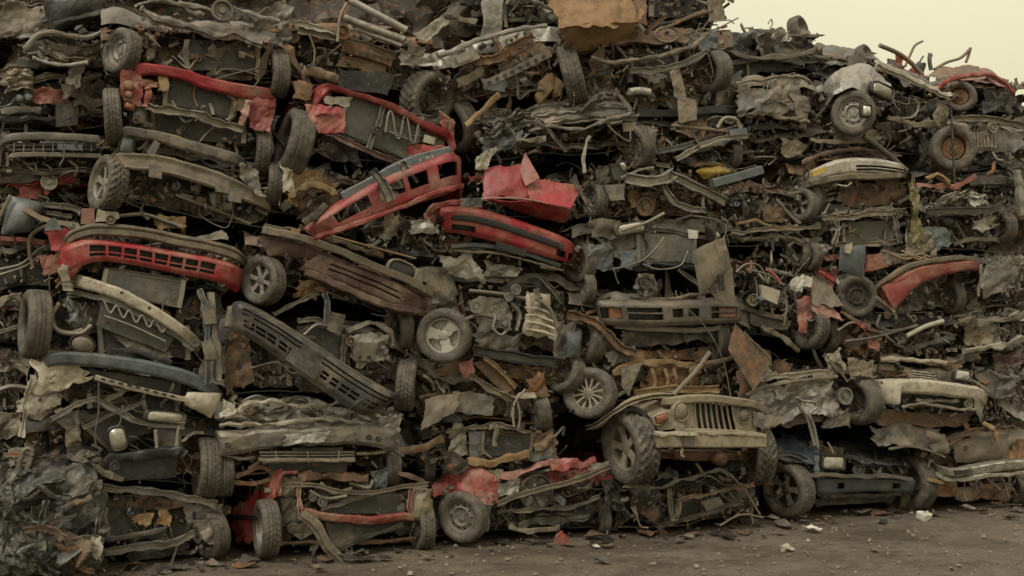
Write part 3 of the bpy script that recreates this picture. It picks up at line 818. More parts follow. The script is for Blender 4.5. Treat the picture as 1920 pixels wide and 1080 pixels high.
c.grille([(18, 268), (180, 270), (180, 284), (16, 285)], 9, 2, 'plastic', -.1)
c.sheet('licence_plate_mount', [(108, 269), (155, 271), (155, 282), (108, 280)], 'bluegrey', -.16, .004, n=(4, 4))
c.beam('bumper_lip', [(20, 300), (30, 292), (100, 290), (190, 293)], 9, 'grey', -.12, 'box', cr=.006)
c.tube('hanging_wire', [(118, 270), (121, 292), (112, 310)], 1.5, 'grey', -.2)
c = car('wreck with a small red nose in the dark under the black bumper', (-70, 330, 385, 160, 335, 380), 'red', DA - .1, layers=1, clutter=.6)
c.sheet('bonnet', [(52, 345), (85, 318), (145, 330), (140, 345)], 'red', -.12, .06)
c.disc('lamp', 92, 342, 15, 'silver', -.1)
c.sheet('wing', [(70, 325), (80, 365), (88, 370), (95, 335)], 'old_red', -.14, .05)
c = car('wreck behind a smooth blue grey curved panel at the left edge', (-80, 375, 430, 165, 385, 425), 'dark', DA - .1, layers=2)
c.sheet('door_skin', [(22, 368), (82, 384), (58, 432), (0, 440)], 'bluegrey', -.2, .012, bulge=.10)
c.beam('door_edge', [(20, 367), (0, 410), (-12, 440)], 6, 'tan', -.27, 'round')
c.beam('slat_panel', [(78, 385), (130, 390), (150, 400)], 9, 'grey', -.12, 'c')
c.beam('slat_panel', [(85, 400), (135, 406)], 7, 'grey', -.12, 'c')
c = car('open rusty wreck at the left edge beside the red bumper', (-90, 440, 550, 120, 450, 545), 'rust', DA, layers=2, rad=(.25, .1, .9, .6))
c.beam('sill', [(0, 447), (50, 450), (85, 456)], 10, 'old_red', -.06)
c.tube('hose', [(95, 420), (60, 440), (55, 470), (62, 500), (58, 505)], 4, 'tan', -.2)
c.tube('cable', [(0, 505), (40, 495), (70, 470), (85, 462)], 3, 'grey', -.2)
c.tube('cable', [(0, 515), (45, 500), (75, 480)], 2.5, 'grey', -.2)
c = car('dark wreck at the left edge behind the worn tyre', (-90, 555, 660, 70, 560, 650), 'brown', DA)
c.beam('bumper', [(-10, 575), (20, 562), (50, 560)], 14, 'tan', -.1, cr=.05)
c.beam('sill', [(-10, 625), (40, 612)], 9, 'grey', -.1)
c = car('grey brown wreck at the left edge beside the pale crumpled wing', (-90, 665, 790, 70, 670, 780), 'grey', DA, layers=3)
c.beam('bumper', [(-10, 700), (30, 690), (60, 700)], 11, 'tan', -.1, cr=.04)
c.tube('exhaust_pipe', [(-10, 735), (20, 725), (50, 728)], 6, 'grey', -.14)
c.sheet('panel', [(-10, 780), (30, 770), (40, 810), (-10, 830)], 'grey', -.1, .05)
c = car('dark wreck low at the left edge, above the green bale', (-90, 790, 900, 60, 800, 890), 'dark', DA)

# ================================================================== column B
DB = .18
c = car('grey wreck at the top left with a steel wheel facing out and bare brown bulkhead', (200, 20, 140, 530, 45, 150), 'grey', DB, rad=(.45, .1, .85, .62), layers=3, beams=(None, None))
c.wheel(229, 97, 45, face=212, rim='steel', rmat='steel', camber=6, d=-.02)
c.wheel(518, 138, 50, face=5, tyre='worn', d=.1)
c.beam('cross_member', [(262, 22), (300, 38), (345, 48), (400, 60), (440, 62), (490, 78)], 17, 'grey', -.1, 'hat', cr=.035)
c.sheet('bulkhead', [(345, 85), (470, 85), (470, 150), (345, 140)], 'brown', .1, .03)
c.disc('strut_top', 415, 22, 20, 'grey', -.12, .08, tilt=20)
c.beam('wheel_arch', [(270, 60), (285, 85), (275, 110)], 14, 'brown', -.02, cr=.03)
for p in ([(255, 10), (300, 2), (345, 15), (380, 30)], [(330, 5), (390, 18), (430, 45)], [(440, 15), (480, 30), (525, 40)]): c.beam('brace', p, 8, 'grey', -.16, 'round', cr=.03)
for p in ([(405, 140), (420, 130), (455, 133), (485, 145), (475, 165)], [(400, 150), (440, 138), (480, 128), (487, 112)]): c.tube('cable', p, 1.6, 'wire', -.1)
c.sheet('wing', [(455, 40), (520, 50), (525, 92), (470, 80)], 'grey', -.1, .06)

c = car('wreck with a bent red slam panel across an open brown radiator, upper left', (222, 140, 285, 515, 185, 300), 'red', DB, layers=1, beams=(None, None), top=False)
c.band('slam_panel', [(230, 130, .05), (262, 119), (300, 121), (350, 129), (390, 143), (450, 155), (516, 168, .05)], [(234, 150, .05), (264, 143), (300, 142), (350, 151), (390, 168), (450, 181), (514, 192, .05)], 'red', -.12, .04, .013)
c.beam('slam_panel_edge', [(250, 124), (300, 127)], 5, 'dark', -.1)
c.radiator([(312, 150), (440, 172), (432, 222), (308, 196)], .0, 'core', 'brown')
c.tube('radiator_hose', [(368, 155), (363, 178), (370, 200)], 2, 'ochre', -.06)
for x, y in ((305, 162), (452, 195)):
    c.slab('horn', [(x - 8, y - 18), (x + 6, y - 16), (x + 6, y + 14), (x - 8, y + 12)], 'ochre', -.06, .05, .03)
for x, y, r in ((241, 161, 9), (241, 178, 7)): c.disc('indicator', x, y, r, 'amber', -.14, prof=[(0, 1), (.7, 1), (1, .7), (1.1, .02)])
c.sheet('front_wing', [(228, 132), (268, 138), (272, 204), (232, 196)], 'red', -.12, .035)
c.beam('headlight_mount', [(272, 150), (275, 175), (268, 205)], 10, 'old_red', -.12, cr=.03)
c.sheet('headlight_panel', [(262, 150), (300, 156), (298, 168), (264, 164)], 'old_red', -.14, .03)
c.beam('lower_member', [(272, 200), (300, 208), (350, 212), (400, 226), (452, 242)], 15, 'tan', -.1, 'c', cr=.03)
c.beam('fan_shroud', [(428, 175), (440, 190), (438, 215), (428, 228)], 9, 'tan', -.06, 'round')
c.sheet('front_wing', [(462, 178), (516, 186), (512, 255), (476, 240)], 'red', -.1, .05)
c.beam('wing_edge', [(470, 190), (462, 215), (450, 235)], 11, 'pink', -.12, cr=.03)
c.sheet('inner_wing', [(490, 215), (515, 225), (500, 300), (475, 290)], 'grey', -.02, .06)
c.wheel(212, 220, 56, face=176, camber=-4, tyre='road', d=.05, wide=.85)
c.wheel(488, 285, 48, face=2, camber=3, tyre='road', d=.1, wide=.9)
c.lamp(243, 200, 20, 14, 20, 'amber', -.12)

c = car('grey brown wreck with a bent bumper beam and a chunky treaded tyre, upper left', (215, 258, 385, 510, 310, 430), 'grey', DB, layers=2, beams=(None, None), rad=(.2, .55, .75, .9))
c.band('bonnet_lip', [(216, 262, .1), (230, 240), (262, 240), (330, 256), (395, 276), (440, 288), (470, 306, .1)], [(222, 276, .1), (238, 258), (264, 260), (330, 279), (393, 299), (436, 309), (464, 322, .1)], 'grey', -.13, .04, .02)
c.band('bumper_beam', [(214, 292, .1), (222, 288), (270, 288), (320, 296), (380, 314), (440, 334), (512, 368, .05)], [(216, 318, .1), (226, 318), (270, 320), (320, 330), (378, 348), (436, 368), (504, 396, .05)], 'tan', -.15, .05, .016, prof=([0, .1, .15, .35, .45, .8, .9, 1], [0, 1, 1, .7, .7, .8, 1, .6]))
for x, y in ((293, 318), (418, 345), (442, 362)): c.slab('bracket', [(x - 14, y - 10), (x + 10, y - 6), (x + 10, y + 18), (x - 14, y + 14)], 'grey', -.23, .012)
c.lamp(238, 272, 24, 34, 10, 'bluegrey', -.1)
c.wheel(203, 345, 57, face=200, rim='five', rmat='steel', tyre='off', camber=8, d=-.02)
c.sheet('front_wing', [(452, 312), (480, 318), (500, 370), (455, 345)], 'grey', -.12, .05)
c.tube('drop_link', [(330, 365), (420, 400), (470, 420)], 3, 'brown', -.02)
c.beam('steering_arm', [(270, 370), (265, 395), (280, 410)], 8, 'dark', -.05, 'round')
c.slab('bracket', [(275, 285), (290, 263), (300, 270), (285, 300)], 'grey', -.13, .02)

c = car('wreck with a wide red front bumper and slotted red grille on the left', (125, 415, 520, 460, 470, 550), 'old_red', DB, layers=2, beams=(None, None), top=False, rad=(.3, .4, .7, .8), clutter=1.3)
c.band('bumper_moulding', [(112, 470, .15), (124, 440, -.02), (150, 424, -.1), (180, 419), (260, 426), (350, 442), (420, 457), (450, 468, -.12), (464, 488, .1)], [(120, 478, .15), (132, 458, -.02), (152, 446, -.1), (182, 442), (260, 449), (350, 465), (418, 479), (446, 489, -.12), (460, 502, .1)], 'tan', -.15, .045, .01, prof=([0, .1, .3, .36, .46, .52, .9, 1], [0, 1, 1, .5, .5, 1, .9, 0]))
c.band('bumper_cover', [(106, 476, .15), (120, 462, -.05), (150, 450), (185, 448), (260, 459), (350, 473), (420, 487), (447, 498, -.08), (460, 514, .12)],
       [(110, 522, .15), (128, 514, -.03), (158, 496), (195, 490), (260, 499), (350, 516), (405, 528), (438, 540, -.06), (452, 548, .12)], 'red', -.14, .05, .006,
       holes=[(a0 + i * .069, a0 + i * .069 + .058, b0, b0 + .13) for a0 in (.23,) for i in range(8) for b0 in (.24, .42, .60)])
c.sheet('bumper_end', [(108, 480), (150, 462), (158, 490), (122, 540)], 'red', [.05, -.14, -.15, .0], .012, bulge=.03)
c.sheet('bumper_end', [(425, 505), (460, 514), (444, 548), (408, 524)], 'red', [-.16, .05, .0, -.15], .012, bulge=.03)
c.beam('bumper_corner', [(118, 500), (126, 525), (128, 545)], 18, 'tan', -.1, 'box', cr=.02)
c.sheet('front_wing', [(80, 432), (130, 430), (126, 470), (95, 470)], 'red', -.02, .025, n=(16, 12))
c.sheet('wing_corner', [(90, 412), (104, 408), (118, 432), (84, 434)], 'bluegrey', -.06, .01, n=(8, 8))
c.sheet('front_wing', [(72, 480), (116, 474), (118, 508), (88, 512)], 'old_red', .05, .03)
c.slab('headlight_mount', [(153, 391), (176, 391), (178, 420), (152, 420)], 'pink', -.06, .05)
c.slab('gearbox_plate', [(185, 392), (222, 400), (224, 412), (180, 418)], 'cream', -.1, .03, .02)
c.disc('bush', 207, 412, 9, 'tan', -.16)
c.sheet('filter_cover', [(285, 405), (340, 405), (345, 428), (292, 430)], 'ochre', .0, .06)
c.sheet('headlight_pod', [(370, 440), (420, 432), (430, 448), (365, 446)], 'pale', -.06, .03)
c.tube('hose', [(220, 405), (270, 402), (310, 415), (340, 425)], 4, 'grey', -.05)

c = car('wreck with a pale bowed bumper beam, zigzag cooling tube and bare tyre at left', (90, 505, 680, 415, 545, 690), 'grey', DB, layers=1, beams=(None, None), top=False, rad=(.3, .1, .8, .5))
c.radiator([(200, 506), (345, 526), (335, 575), (192, 546)], -.06, 'fins', 'grey')
c.band('bumper_beam', [(130, 515, .1), (160, 518, -.08), (215, 535), (270, 562), (320, 592), (355, 617, -.12), (382, 640, .0)], [(126, 540, .1), (158, 541, -.08), (212, 558), (266, 586), (316, 615), (350, 640, -.12), (370, 660, .0)], 'cream', -.17, .03, .012)
c.beam('bumper_beam_flange', [(130, 545, .1), (200, 560), (270, 592), (330, 630), (365, 655)], 10, 'grey', -.12, 'c', cr=.015)
for x, y in ((228, 549), (280, 578)): c.disc('bolt', x, y, 3, 'black', -.26, .02, prof=[(0, 1), (1, 1), (1, .02)], seg=10)
c.slab('condenser', [(190, 560), (330, 625), (310, 660), (180, 610)], 'fins', -.04)
z = []
for i in range(11):
    t = i / 10
    z.append((195 + t * 120, 572 + t * 45 + (10 if i % 2 else -8)))
c.tube('zigzag_tube', z, 2.2, 'silver', -.15)
c.tube('cooler_pipe', [(195, 592), (250, 612), (310, 640)], 2.2, 'steel', -.14)
c.wheel(66, 608, 66, face=190, rim='drum', rmat='dark', tyre='worn', camber=4, d=0, wide=1.0)
c.tube('brake_hose', [(112, 568), (98, 590), (105, 615), (130, 624), (155, 618)], 4.5, 'brown', -.1)
c.tube('coil_spring', [(105, 575), (95, 600), (112, 622), (150, 625), (172, 610)], 4.5, 'tan', -.14)
c.sheet('engine_cover', [(120, 572), (170, 575), (175, 612), (125, 615)], 'dark', -.05, .08)
c.sheet('lower_panel', [(180, 615), (320, 655), (310, 680), (210, 640)], 'grey', -.02, .05)
c.beam('hanging_strut', [(372, 545), (385, 580), (388, 640), (388, 720)], 12, 'bluegrey', -.2, 'c', cr=.02)
c.beam('hanging_strut', [(398, 550), (402, 620), (408, 715)], 12, 'grey', -.18, 'box', cr=.03)
for y in (590, 655): c.slab('bracket', [(378, y - 14), (400, y - 18), (408, y + 18), (384, y + 20)], 'tan', -.25, .012, .02)
c.sheet('hanging_plate', [(385, 665), (422, 640), (420, 705), (365, 712)], 'grey', -.12, .03)

c = car('pale wreck with a dark bumper strip and one round headlight, left stack', (62, 650, 775, 418, 712, 780), 'cream', DB, layers=2, beams=(None, None), rad=(.3, .1, .75, .35), clutter=.7)
c.sheet('bonnet', [(98, 645), (225, 655), (300, 690), (90, 690)], 'cream', [.3, .3, -.05, -.05], .04)
c.band('bumper_strip', [(62, 700, .15), (78, 672, -.08), (110, 660), (190, 664), (280, 677), (350, 695), (400, 717, -.12), (420, 738, .08)], [(68, 722, .15), (82, 696, -.08), (112, 684), (190, 689), (278, 704), (346, 722), (396, 744, -.12), (414, 762, .08)], 'bluegrey', -.18, .035, .01)
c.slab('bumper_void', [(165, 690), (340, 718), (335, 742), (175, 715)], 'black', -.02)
c.lamp(155, 645, 40, 30, 10, 'tan', -.16, sq=1.0)
c.sheet('front_wing', [(58, 668), (150, 690), (170, 715), (70, 738)], 'cream', -.1, .06, n=(30, 16))
c.sheet('front_wing', [(40, 720), (120, 738), (100, 790), (45, 775)], 'pale', -.02, .08, n=(30, 20))
c.beam('bumper_support', [(178, 708), (240, 724), (300, 738), (352, 750)], 10, 'cream', -.16, 'box', .05, cr=.01)
for i in range(9):
    t = i / 8
    c.slab('slot', [(190 + 130 * t, 708 + 32 * t), (199 + 130 * t, 710 + 32 * t), (198 + 130 * t, 714 + 32 * t), (189 + 130 * t, 712 + 32 * t)], 'black', -.225, .012, 0)
c.sheet('bumper_corner', [(350, 735), (415, 738), (398, 785), (345, 755)], 'cream', -.16, .02, bulge=.05)
c.beam('rail', [(208, 655), (260, 660), (320, 682)], 11, 'black', -.12, 'bump')
c.beam('pillar', [(60, 700), (52, 745), (38, 820)], 10, 'pale', -.12, 'c', cr=.03)

c = car('dark stripped wreck with crossed braces and a dangling headlight, left stack', (60, 770, 905, 425, 785, 915), 'dark', DB, layers=1, beams=(None, None), rad=(.2, .2, .4, .5), clutter=1.2)
c.radiator([(150, 790), (268, 752), (280, 800), (215, 850)], .0, 'core', 'dark')
c.beam('brace', [(95, 785), (140, 758), (180, 748), (225, 770), (270, 792), (345, 800)], 11, 'grey', -.12, 'c', cr=.02)
c.beam('brace', [(155, 802), (215, 775), (268, 752)], 8, 'grey', -.14, 'c')
c.beam('brace', [(200, 750), (230, 735), (238, 718)], 8, 'tan', -.14, 'c')
c.lamp(221, 822, 30, 40, -12, 'lamp', -.18, sq=.7)
c.lamp(310, 782, 66, 20, 8, 'lamp', -.16, face=10)
c.tube('hanging_wire', [(185, 715), (185, 770), (178, 815), (180, 835)], 1.6, 'grey', -.2)
c.tube('hanging_wire', [(230, 760), (226, 790), (220, 800)], 1.4, 'wire', -.2)
c.beam('lower_bumper', [(190, 875), (215, 858), (280, 850), (330, 848), (345, 855)], 20, 'black', -.14, 'bump', cr=.02)
c.slab('undertray', [(210, 865), (335, 850), (330, 892), (215, 900)], 'black', -.05, .03, .02)
c.disc('fog_lamp', 214, 872, 9, 'dark', -.2)
c.sheet('inner_wing', [(110, 775), (150, 770), (148, 860), (120, 850)], 'grey', -.08, .08)
c.sheet('wheel_arch_liner', [(118, 845), (185, 835), (185, 870), (125, 862)], 'dark', -.12, .07)
c.beam('torn_edge', [(125, 855), (170, 872), (230, 900)], 10, 'tan', -.16, cr=.03)
c.wheel(387, 878, 59, face=4, camber=3, tyre='road', d=.02, wide=1.0)
c.slab('bracket', [(290, 795), (335, 800), (335, 845), (292, 842)], 'dark', -.1, .03, .04)
c.beam('stay', [(292, 805), (296, 842)], 6, 'tan', -.16)
c.beam('stay', [(335, 800), (332, 845)], 6, 'tan', -.16)
c.beam('torn_bracket', [(342, 830), (360, 815), (380, 812)], 5, 'grey', -.18)

dg = ground_d(392, 1049)
c = car('open brown wreck lying on the ground beside the green bale', (180, 925, 1052, 425, 945, 1040), 'brown', dg, layers=2, beams=(None, None), rad=(.1, .3, .7, .8), under='brown', eng=False)
c.beam('top_rail', [(195, 912), (270, 920), (340, 932), (405, 945)], 12, 'grey', -.12, 'c', cr=.02)
c.sheet('end_plate', [(345, 938), (415, 945), (412, 1000), (350, 985)], 'grey', -.06, .05)
c.beam('lower_rail', [(190, 1012), (250, 1005), (310, 992)], 11, 'dark', -.14, 'round')
c.beam('bumper_rail', [(185, 1036), (260, 1026), (320, 1015), (365, 1000)], 13, 'grey', -.16, 'c', cr=.02)
c.beam('post', [(362, 960), (368, 985), (370, 1010)], 10, 'dark', -.14, 'c')
c.sheet('skirt', [(230, 1025), (350, 1020), (350, 1040), (235, 1050)], 'dark', -.0, .03)
for q in ([(240, 958), (282, 958), (280, 982), (245, 975)], [(295, 960), (330, 970), (325, 990), (290, 985)]): c.sheet('rusted_bracket', q, 'ochre', -.06, .07)
c.wheel(394, 998, 50, face=25, camber=-8, tyre='worn', rim='drum', rmat='steel', d=.02, wide=1.0)
c.sheet('torn_wing', [(365, 978), (408, 972), (415, 1025), (390, 1015)], 'grey', -.2, .05)

# rounded dark wreck side above the bale, and the bale
c = car('dark wreck with a rounded crumpled flank just above the green bale', (22, 850, 945, 195, 838, 925), 'grey', DB + .05, layers=2, eng=False, clutter=.5)
c.sheet('flank', [(50, 832), (140, 812), (195, 900), (25, 915)], 'dark', [.3, .3, -.15, -.15], .06, (34, 26), bulge=.15)
c.tube('coil_spring', [(40, 900), (36, 870), (48, 842), (60, 850), (50, 880)], 5, 'tan', -.2)
c.beam('seam', [(28, 950), (80, 912), (150, 908), (195, 925)], 7, 'brown', -.2, 'round', cr=.03)

def bale():
    d = ground_d(100, 1090)
    t = Thing('crushed_bale', 'cube of foil-thin green grey crumpled metal in the bottom left corner', 'scrap bale', 95, 1090, d)
    lo, hi = t.W(-14, 1092, 0), t.W(196, 884, 0)
    # a rounded box, heavily folded
    cx, cz = (lo[0] + hi[0]) / 2, (lo[2] + hi[2]) / 2
    hx, hz, hy = (hi[0] - lo[0]) / 2, (hi[2] - lo[2]) / 2, .75
    U, V = np.meshgrid(np.linspace(0, 2 * math.pi, 220, endpoint=False), np.linspace(-math.pi / 2, math.pi / 2, 160), indexing='ij')
    sg = lambda x, p: np.sign(x) * np.abs(x) ** p
    P = np.stack([cx + hx * sg(np.cos(U), .45) * sg(np.cos(V), .4), .7 + hy * sg(np.sin(V), .3), cz + hz * sg(np.sin(U), .45) * sg(np.cos(V), .4)], -1)
    P = crumple(P, .11, 2.6, 5); P = crumple(P, .085, 6.5, 8); P = crumple(P, .045, 14, 2)
    t.put('crushed_shell', Geo().grid(P, cu=True), 'bale', 22)
    R = t.R
    for i in range(5):
        c_ = np.array([R.uniform(lo[0] + .1, hi[0] - .05), R.uniform(-.16, .05), R.uniform(.05, hi[2] - .1)])
        hx_, hz_ = R.uniform(.08, .26), R.uniform(.04, .12)
        U, V = np.meshgrid(np.linspace(-1, 1, 20), np.linspace(-1, 1, 10), indexing='ij')
        Q = np.stack([U * hx_, .1 * np.sin(U * 3 + V * 2) , V * hz_], -1)
        Rm = rotm('Y', R.uniform(-1.6, 1.6)) @ rotm('Z', R.uniform(-.8, .8)) @ rotm('X', R.uniform(-.8, .8))
        t.put('folded_sheet', Geo().plate(crumple(crumple(Q @ Rm.T + c_, .08, 4, i), .03, 9, i), .006), R.choice(['bale', 'bale', 'teal', 'dark', 'brown']), 24)
    for i in range(16):
        x_, y_ = R.uniform(10, 175), R.uniform(905, 1065)
        a_ = R.uniform(-.6, .6) if i % 2 else R.uniform(0, 3.1)
        l_ = R.uniform(15, 38)
        t.beam('fold', [(x_ - l_ * math.cos(a_), y_ - l_ * math.sin(a_)), (x_, y_ + R.uniform(-9, 9)), (x_ + l_ * math.cos(a_), y_ + l_ * math.sin(a_))], R.uniform(5, 11), R.choice(['bale', 'teal', 'dark', 'brown', 'bale']), R.uniform(-.16, -.06), R.choice(['hat', 'c']), cr=.03)
    t.sheet('torn_corner', [(165, 1000), (190, 995), (192, 1045), (172, 1048)], 'pale', -.18, .06)
    t.beam('bent_strap', [(50, 990), (90, 988), (118, 1008)], 12, 'brown', -.2, 'c', cr=.03)
bale()

# ================================================================== column C
DC = .1
c = car('rusty wreck frame carrying long bare pipes at the top, left of centre', (470, 40, 150, 805, 60, 170), 'rust', DC + .1, layers=1, beams=(None, None), under='brown', rad=False, clutter=1.4)
c.beam('perforated_rail', [(640, 88), (690, 100), (735, 115)], 22, 'rust', -.08, 'flat', .03, cr=.01)
for i in range(7): c.disc('rail_hole', 652 + i * 12.5, 94 + i * 2.9, 3.2, 'black', -.125, .006, prof=[(0, 1), (1, 1), (1, .02)], seg=8)
c.slab('tank_side', [(640, 105), (725, 118), (720, 140), (630, 125)], 'brown', .0, .05, .02)
c.beam('frame_rail', [(560, 58), (640, 75), (740, 105)], 14, 'tan', -.06, 'c', cr=.02)
c.beam('frame_rail', [(560, 45), (600, 52), (650, 62)], 12, 'pale', -.1, 'c', cr=.03)
c.sheet('torn_bracket', [(750, 85), (820, 110), (830, 132), (755, 115)], 'silver', -.14, .06)
c.sheet('torn_bracket', [(760, 75), (800, 85), (790, 105), (760, 100)], 'tan', -.15, .05)
c.beam('leaf_stack', [(480, 150), (520, 65), (530, 75), (580, 170)], 15, 'brown', .02, cr=.04)
c.slab('spring_pad', [(545, 155), (580, 160), (582, 185), (548, 188)], 'rust', -.08, .05, .03)
c.tube('u_bolt', [(633, 78), (637, 35), (650, 5)], 3, 'tan', -.22)
c.beam('exhaust', [(565, 130), (600, 138), (632, 150)], 18, 'brown', -.04, 'round')
c.slab('fuel_tank', [(630, 135), (735, 140), (722, 180), (625, 168)], 'black', .02, .1, .02)
c.beam('tank_strap', [(635, 140), (690, 135), (722, 138)], 3, 'rust', -.06)
c.disc('strut_mount', 640, 62, 14, 'rust', -.12, .06, tilt=30)
c.tube('brake_pipe', [(580, 65), (590, 95), (588, 120)], 1.8, 'tan', -.12)
c.sheet('inner_panel', [(470, 30), (540, 10), (550, 70), (490, 80)], 'grey', -.04, .08)
c.wheel(521, 135, 50, face=0, tyre='worn', d=.35)
for lab, a, b, r in (('uppermost of three bare pipes lying across the rusty wreck', (655, 0), (762, 57), 7), ('middle one of three bare pipes lying across the rusty wreck', (645, 33), (758, 75), 7), ('lowest and thinnest of three bare pipes across the rusty wreck', (670, 55), (752, 86), 4.5)):
    t = Thing('metal_pipe', lab, 'pipe', (a[0] + b[0]) / 2, (a[1] + b[1]) / 2, DC - .12, 'bare pipes on the rusty wreck')
    t.tube('pipe', [(a[0], a[1], .08), ((a[0] + b[0]) / 2, (a[1] + b[1]) / 2, 0), (b[0], b[1], -.05)], r, 'steel', 0, k=14)
    t.disc('pipe_end', b[0], b[1], r * .7, 'black', -.02, .02, prof=[(0, 1), (1, .8), (1, .02)], seg=10)

c = car('wreck with a bent red grille frame around its dusty radiator, tilted down to the right', (560, 175, 275, 845, 235, 330), 'red', DC, layers=1, beams=(None, None), top=False, rad=False)
c.radiator([(658, 178), (790, 222), (765, 303), (628, 245)], -.04, 'fins', 'dark')
c.band('slam_panel', [(562, 212, .2), (580, 176, .1), (610, 156), (650, 168), (700, 180), (760, 205), (800, 228), (838, 244), (852, 262, .1)], [(578, 218, .1), (600, 190), (620, 172), (652, 180), (700, 193), (756, 219), (796, 242), (830, 258), (846, 276, .05)], 'red', -.12, .05, .013)
c.sheet('front_wing', [(568, 200), (608, 160), (628, 170), (590, 215)], 'red', [.2, .2, -.12, -.05], .03)
c.sheet('headlight_bucket', [(610, 175), (656, 178), (650, 200), (608, 192)], 'pale', -.1, .03)
c.sheet('headlight_panel', [(568, 195), (636, 200), (650, 252), (592, 245)], 'red', -.1, .045)
c.sheet('headlight_panel', [(590, 192), (618, 198), (612, 215), (585, 212)], 'red', -.14, .04)
c.beam('lower_member', [(610, 250), (640, 262), (690, 282), (750, 306)], 12, 'maroon', -.1, 'c', cr=.02)
c.beam('centre_brace', [(718, 200), (708, 235), (690, 278)], 9, 'grey', -.12, 'c', cr=.012)
z = []
for i in range(10): z.append((722 + i * 7, (210 if i % 4 in (1, 2) else 248) + i * 2.2))
c.tube('serpentine_tube', z, 2.2, 'steel', -.14, n=5)
c.beam('bottle_frame', [(722, 245), (760, 258), (785, 265)], 5, 'grey', -.13, 'c')
c.disc('sensor', 705, 245, 8, 'dark', -.16)
c.sheet('headlight_bucket', [(788, 238), (835, 255), (830, 275), (778, 262)], 'tan', -.06, .04)
c.slab('headlight', [(795, 252), (815, 258), (812, 272), (792, 266)], 'lamp', -.1, .03)
c.sheet('front_wing', [(822, 210), (848, 225), (852, 275), (835, 265)], 'old_red', -.08, .05)
c.beam('wing_edge', [(822, 208), (842, 222), (845, 245)], 5, 'ochre', -.14)
c.sheet('lower_panel', [(770, 268), (848, 275), (838, 304), (762, 304)], 'red', -.12, .04)
c.wheel(552, 268, 64, face=186, camber=14, tyre='worn', rim='drum', rmat='dark', d=.05, wide=1.1)
c.wheel(800, 187, 56, face=-62, camber=24, tyre='off', rim='steel', rmat='dark', d=.12, wide=1.25)
c.wheel(862, 235, 52, face=10, camber=-18, tyre='worn', rim='drum', rmat='dark', d=.3)
c.sheet('gearbox', [(575, 235), (635, 250), (680, 310), (590, 290)], 'dark', .0, .09)

c = car('wreck topped with tan crumpled cloth and orange metal behind the loose red bumper', (495, 305, 400, 760, 330, 420), 'tan', DC + .05, layers=2, rad=False, beams=(None, None), clutter=1.2)
c.sheet('seat_cloth', [(528, 300), (585, 305), (640, 350), (535, 370)], 'ochre', -.08, .10, (34, 24))
c.sheet('torn_panel', [(522, 300), (548, 305), (552, 355), (525, 360)], 'cream', -.12, .05)
c.beam('orange_brace', [(540, 365), (580, 350), (640, 365)], 9, 'ochre', -.12, cr=.05)
for x in (560, 585): c.disc('stud', x, 363, 6, 'dark', -.14)
c.beam('dark_rail', [(620, 320), (655, 335), (690, 350)], 9, 'dark', -.05, cr=.03)
c.wheel(512, 345, 45, face=180, camber=5, d=.1)
c.sheet('engine_side', [(560, 365), (640, 370), (620, 420), (555, 410)], 'brown', -.02, .08)

c = car('dusty maroon bumpered wreck tilted down to the right, with one spoked wheel', (470, 435, 520, 805, 545, 610), 'maroon', DC, layers=2, beams=(None, None), rad=False, clutter=.8)
c.beam('bumper_moulding', [(490, 430), (560, 445), (640, 473), (700, 500), (760, 525), (795, 548, -.1), (806, 560, .1)], 15, 'tan', -.17, 'box', .06, cr=.01)
c.sheet('bumper_side', [(488, 440), (610, 465), (600, 492), (500, 480)], 'maroon', -.1, .02, bulge=.03)
c.band('bumper_cover', [(605, 470), (660, 492), (720, 518), (770, 541), (806, 562, .0)], [(560, 505), (640, 535), (700, 560), (750, 582), (790, 596, .0)], 'maroon', -.15, .05, .012, holes=[(.12, .72, .3, .42), (.15, .72, .52, .62)])
c.beam('bumper_lower_lip', [(570, 510), (620, 530), (690, 560), (745, 578), (785, 590, 0)], 13, 'maroon', -.17, 'bump', .08, cr=.015)
c.sheet('bumper_corner', [(745, 545), (806, 562), (790, 598), (750, 585)], 'maroon', [-.18, .0, .05, -.15], .02, bulge=.05)
c.lamp(752, 512, 50, 38, 22, 'black', -.12, bez='cream', sq=.6)
c.sheet('headlight_panel', [(732, 492), (790, 505), (792, 535), (745, 525)], 'pale', -.08, .02)
c.beam('bonnet_lip', [(560, 428), (600, 440), (660, 462), (720, 482)], 10, 'brown', -.08, cr=.03)
c.beam('bumper_iron', [(495, 428), (540, 435), (560, 440)], 17, 'tan', -.14, 'c')
c.slab('rusty_bracket', [(545, 425), (562, 430), (560, 450), (545, 445)], 'ochre', -.19, .02)
c.tube('thin_rod', [(580, 430), (650, 450), (780, 485)], 2, 'ochre', -.2, k=6)
c.wheel(494, 526, 50, face=214, rim='six', rmat='grey', tyre='road', camber=6, d=-.05)
c.wheel(752, 618, 42, face=5, tyre='worn', d=.1)
c.sheet('rusted_arm', [(560, 515), (600, 520), (590, 565), (555, 550)], 'ochre', .0, .05)
c.beam('rusted_arm', [(548, 555), (600, 545), (640, 560)], 9, 'rust', -.02, cr=.03)

